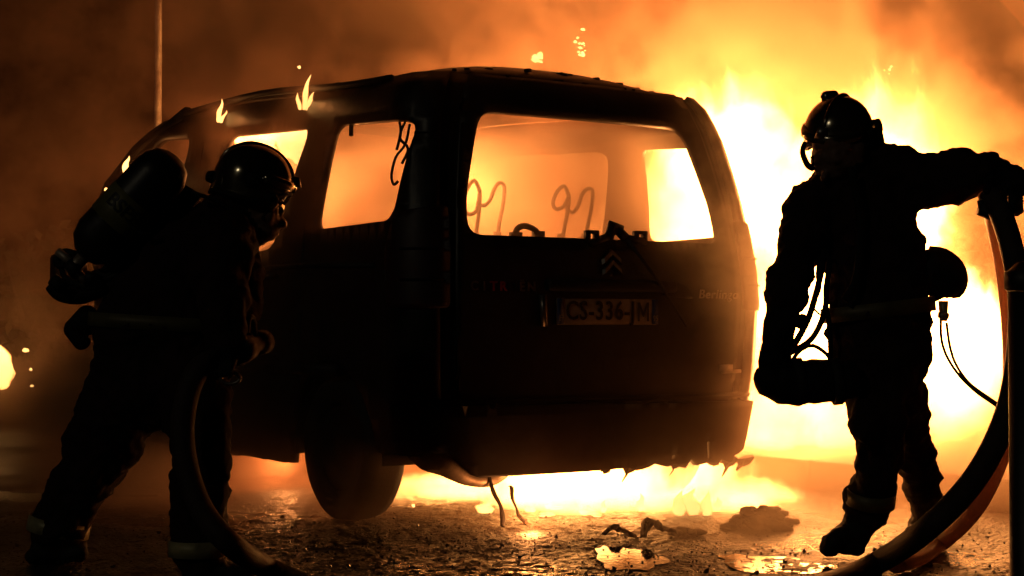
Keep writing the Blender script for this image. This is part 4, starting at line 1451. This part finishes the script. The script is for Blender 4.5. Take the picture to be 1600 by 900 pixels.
# ------------------------------------------------------------------ debris and water
def chunk(p, r_, seed, sq=.6):
    bm = bmesh.new()
    bmesh.ops.create_icosphere(bm, subdivisions=2, radius=1)
    vs = []
    for q in bm.verts:
        w_ = 1 + .55 * noise.noise(q.co * 1.4 + Vector((seed * 3.7, 1, 0)))
        vs.append(Vector(p) + Vector((q.co.x, q.co.y * .8, q.co.z * sq)) * r_ * w_)
    fs = [[q.index for q in f.verts] for f in bm.faces]
    bm.free()
    return vs, fs


rub = MB()
for k in range(70):
    a = rng.gauss(0, .5)
    p = ground(1190 + 45 * a, 822 + rng.uniform(-5, 7))
    hh = .075 * max(0, 1 - (a / 1.3) ** 2)
    vs, fs = chunk(p + Vector((0, 0, hh * rng.random())), rng.uniform(.010, .042), k, .55)
    rub.add(vs, fs)
tag(rub.build('debris_heap', M['rock'], smooth=False), 'low heap of burnt rubble on the asphalt before the flames', 'rubble')
def ragged(pts, rad, seed, n=9):
    """A torn, half melted strip: a bar whose skin is pulled out of shape."""
    m = MB().tube(pts, rad, n, .55, sub=6)
    out = []
    for q in m.v:
        q = Vector(q)
        d = noise.noise_vector(q * 38 + Vector((seed * 5.1, 0, 0)))
        out.append(q + d * .016)
    m.v = [tuple(q) for q in out]
    return m


for lab, pts, rad in (('charred curled strip of bumper lying on the wet asphalt', ((942, 833), (952, 827), (960, 824), (972, 829), (986, 836), (992, 842)), (.006, .016, .020, .012, .016, .006)),
                      ('forked charred stick of plastic standing on the asphalt', ((1003, 842), (1006, 832), (1010, 820), (1018, 814), (1030, 821), (1046, 828), (1060, 838)), (.008, .013, .018, .012, .016, .010, .006))):
    q = [ground(x, 842, 0) for x, y in pts]
    d_ = q[0].y
    m = ragged([at(x, y, d_ + .03 * (i % 2)) for i, (x, y) in enumerate(pts)], rad, len(pts))
    if len(pts) == 7:
        m2 = ragged([at(x, y, d_) for x, y in ((1010, 820), (1006, 816), (1012, 811), (1024, 812))], [.012, .014, .010, .004], 3)
        m.add(m2.v, m2.f)
    tag(m.build('burnt_scrap', M['char'], smooth=False), lab, 'debris', 'burnt scraps on the road')
o = MB()
for k in range(5):
    p = ground(1055 + 9 * k, 836 + rng.uniform(-3, 3))
    vs, fs = chunk(p + Vector((0, 0, .012)), rng.uniform(.02, .035), 50 + k, .5)
    o.add(vs, fs)
tag(o.build('burnt_scrap', M['char']), 'long low lump of charred trim beside the forked stick', 'debris', 'burnt scraps on the road')
gv = MB()
for k in range(1500):
    px, py = rng.uniform(-40, 1640), 800 + 110 * rng.random() ** .8
    p = ground(px, py)
    s = rng.uniform(.002, .0065) * (2.0 if rng.random() < .06 else 1)
    q = Matrix.Rotation(rng.random() * 6, 3, Vector((rng.random() - .5, rng.random() - .5, rng.random() - .5)).normalized())
    gv.add([p + Vector((0, 0, s * .4)) + q @ Vector(t) * s for t in ((1, 0, -.5), (-.6, .9, -.5), (-.6, -.9, -.5), (.1, .1, .8))], [(0, 1, 3), (1, 2, 3), (2, 0, 3), (2, 1, 0)])
tag(gv.build('gravel', mat('wet_grit', (0.05, 0.045, 0.04), 0.3, 0, .4, 30, 0, rvar=.1), smooth=False), kind='stuff')

wm = bpy.data.materials.new('puddle_water')
wm.use_nodes = True
wb = wm.node_tree.nodes['Principled BSDF']
wb.inputs['Base Color'].default_value = (0.01, 0.009, 0.008, 1)
wb.inputs['Roughness'].default_value = 0.04
wb.inputs['Specular IOR Level'].default_value = 0.6
wnz = wm.node_tree.nodes.new('ShaderNodeTexNoise')
wnz.inputs['Scale'].default_value = 14
wbm = wm.node_tree.nodes.new('ShaderNodeBump')
wbm.inputs['Strength'].default_value, wbm.inputs['Distance'].default_value = .12, .004
wm.node_tree.links.new(wnz.outputs['Fac'], wbm.inputs['Height'])
wm.node_tree.links.new(wbm.outputs[0], wb.inputs['Normal'])
for (px, py, rx, ry, lab) in ((985, 873, .12, .26, 'small bright puddle mirroring the fire on the dark asphalt'), (1215, 882, .20, .22, 'thin puddle glinting nearer the striding firefighter')):
    c_ = ground(px, py, .0)
    c_.z = .0018 + road_z(c_.x, c_.y) * .3
    vs = [(0, 0, 0)]
    for k in range(40):
        a = 2 * PI * k / 40
        w_ = 1 + .55 * noise.noise(Vector((math.cos(a) * 1.5, math.sin(a) * 1.5, px * .1))) + .2 * noise.noise(Vector((math.cos(a) * 5, math.sin(a) * 5, 2)))
        vs.append((rx * math.cos(a) * w_, ry * math.sin(a) * w_, 0))
    o = MB().add(vs, [(0, 1 + k, 1 + (k + 1) % 40) for k in range(40)]).build('puddle', wm, None, loc=c_)
    tag(o, lab, 'puddle', 'puddles on the road')

# ------------------------------------------------------------------ smoke
def smoke_field(name, dens, col, scale, thr, hi, aniso, step, env=None, low=0.0):
    """Smoke of uneven density. Without env it fills the air behind a front that follows the van's rear; with env it is a soft-edged drift."""
    m = bpy.data.materials.new(name)
    m.use_nodes = True
    n, l = m.node_tree.nodes, m.node_tree.links
    n.remove(n['Principled BSDF'])
    pv = n.new('ShaderNodeVolumePrincipled')
    pv.inputs['Color'].default_value = (*col, 1)
    pv.inputs['Anisotropy'].default_value = aniso
    tc = n.new('ShaderNodeTexCoord')
    t = n.new('ShaderNodeTexNoise')
    t.inputs['Scale'].default_value, t.inputs['Detail'].default_value, t.inputs['Roughness'].default_value, t.inputs['Distortion'].default_value = scale, (5 if not env else 4), .68, 0.0
    l.new(tc.outputs['Object'], t.inputs['Vector'])
    mr = n.new('ShaderNodeMapRange')
    mr.interpolation_type = 'SMOOTHSTEP'
    mr.inputs[1].default_value, mr.inputs[2].default_value, mr.inputs[3].default_value, mr.inputs[4].default_value = thr, hi, dens * .06, dens
    l.new(t.outputs['Fac'], mr.inputs[0])
    src = mr

    def ramp(sock, a, b, c=0.0, d=1.0):
        q = n.new('ShaderNodeMapRange')
        q.interpolation_type = 'SMOOTHSTEP'
        q.inputs[1].default_value, q.inputs[2].default_value, q.inputs[3].default_value, q.inputs[4].default_value = a, b, c, d
        l.new(sock, q.inputs[0])
        return q.outputs[0]

    def mul(a, b):
        q = math_node(n, 'MULTIPLY')
        l.new(a, q.inputs[0])
        l.new(b, q.inputs[1])
        return q.outputs[0]
    sep = n.new('ShaderNodeSeparateXYZ')
    l.new(tc.outputs['Object'], sep.inputs[0])
    val = src.outputs[0]
    if env:
        q = n.new('ShaderNodeVectorMath')
        q.operation = 'DIVIDE'
        q.inputs[1].default_value = env
        l.new(tc.outputs['Object'], q.inputs[0])
        ln = n.new('ShaderNodeVectorMath')
        ln.operation = 'LENGTH'
        l.new(q.outputs[0], ln.inputs[0])
        val = mul(val, ramp(ln.outputs['Value'], 1.0, .25))
    else:
        vm = n.new('ShaderNodeMapping')
        vm.vector_type = 'TEXTURE'
        vm.inputs['Location'].default_value, vm.inputs['Rotation'].default_value = VAN_O, (0, 0, VAN_A)
        l.new(tc.outputs['Object'], vm.inputs[0])
        vs_ = n.new('ShaderNodeSeparateXYZ')
        l.new(vm.outputs[0], vs_.inputs[0])
        back = ramp(vs_.outputs[1], -.05, 1.1)                    # behind the van's rear
        side = ramp(vs_.outputs[1], 3.0, 4.8)                     # and, on its open side, beyond its nose
        mixf = n.new('ShaderNodeMix')
        l.new(ramp(vs_.outputs[0], -1.15, -.88), mixf.inputs[0])
        l.new(side, mixf.inputs[2])
        l.new(back, mixf.inputs[3])
        val = mul(val, mixf.outputs[0])
        if low:                                   # steam lying along the ground, drifting out past the wheels
            ls = mul(mul(ramp(sep.outputs[2], .85, .0, 0, low), ramp(sep.outputs[1], 5.75, 7.0)), ramp(t.outputs['Fac'], .34, .66, .15, 1.0))
            ad = math_node(n, 'ADD')
            l.new(val, ad.inputs[0])
            l.new(ls, ad.inputs[1])
            val = ad.outputs[0]
        val = mul(val, ramp(sep.outputs[0], -3.6, .2, .3, 1.0))
        val = mul(val, ramp(sep.outputs[0], 4.2, 1.6, .45, 1.0))
    l.new(val, pv.inputs['Density'])
    l.new(pv.outputs[0], n['Material Output'].inputs['Volume'])
    m.cycles.volume_step_rate = step
    return m


sm = MB()
a_, b_ = -7.0, 5.4
y0, y1, z0, z1 = 5.7, 13.2, -.3, 4.6
sm.box(((a_ + b_) / 2, (y0 + y1) / 2, (z0 + z1) / 2), (b_ - a_, y1 - y0, z1 - z0))
tag(sm.build('smoke', smoke_field('drifting_smoke', 2.3, (.84, .52, .36), 1.25, .50, .60, .3, .26, None, 1.7), None, smooth=False), kind='stuff')
cs = MB().box(vw(0, 1.72, 1.06), (1.5, 2.7, 1.26), Matrix.Rotation(VAN_A, 3, 'Z'))
tag(cs.build('smoke', smoke_mat('cabin_smoke', 1.2, (.9, .72, .55), 0, 0, 0, .3), None, smooth=False), kind='stuff')
for k, (c_, e_, dn, sc) in enumerate(((vw(.62, -.30, 1.25), (.75, .34, .75), 2.6, 2.6), (vw(.75, -.28, .55), (.55, .3, .4), 1.6, 3.0), (Vector((1.75, 6.25, .35)), (.8, .55, .65), 1.6, 2.0), (Vector((.95, 5.95, .12)), (.75, .45, .28), 3.0, 3.0), (vw(-1.35, 1.7, .35), (.5, 1.2, .6), 4.0, 2.0))):
    o = MB().box((0, 0, 0), tuple(2 * x for x in e_)).build('smoke', smoke_field('smoke_wisp', dn, (.88, .68, .52), sc, .42, .64, .4, .5, e_), None, smooth=False, loc=c_)
    o.rotation_euler.z = VAN_A
    tag(o, kind='stuff')
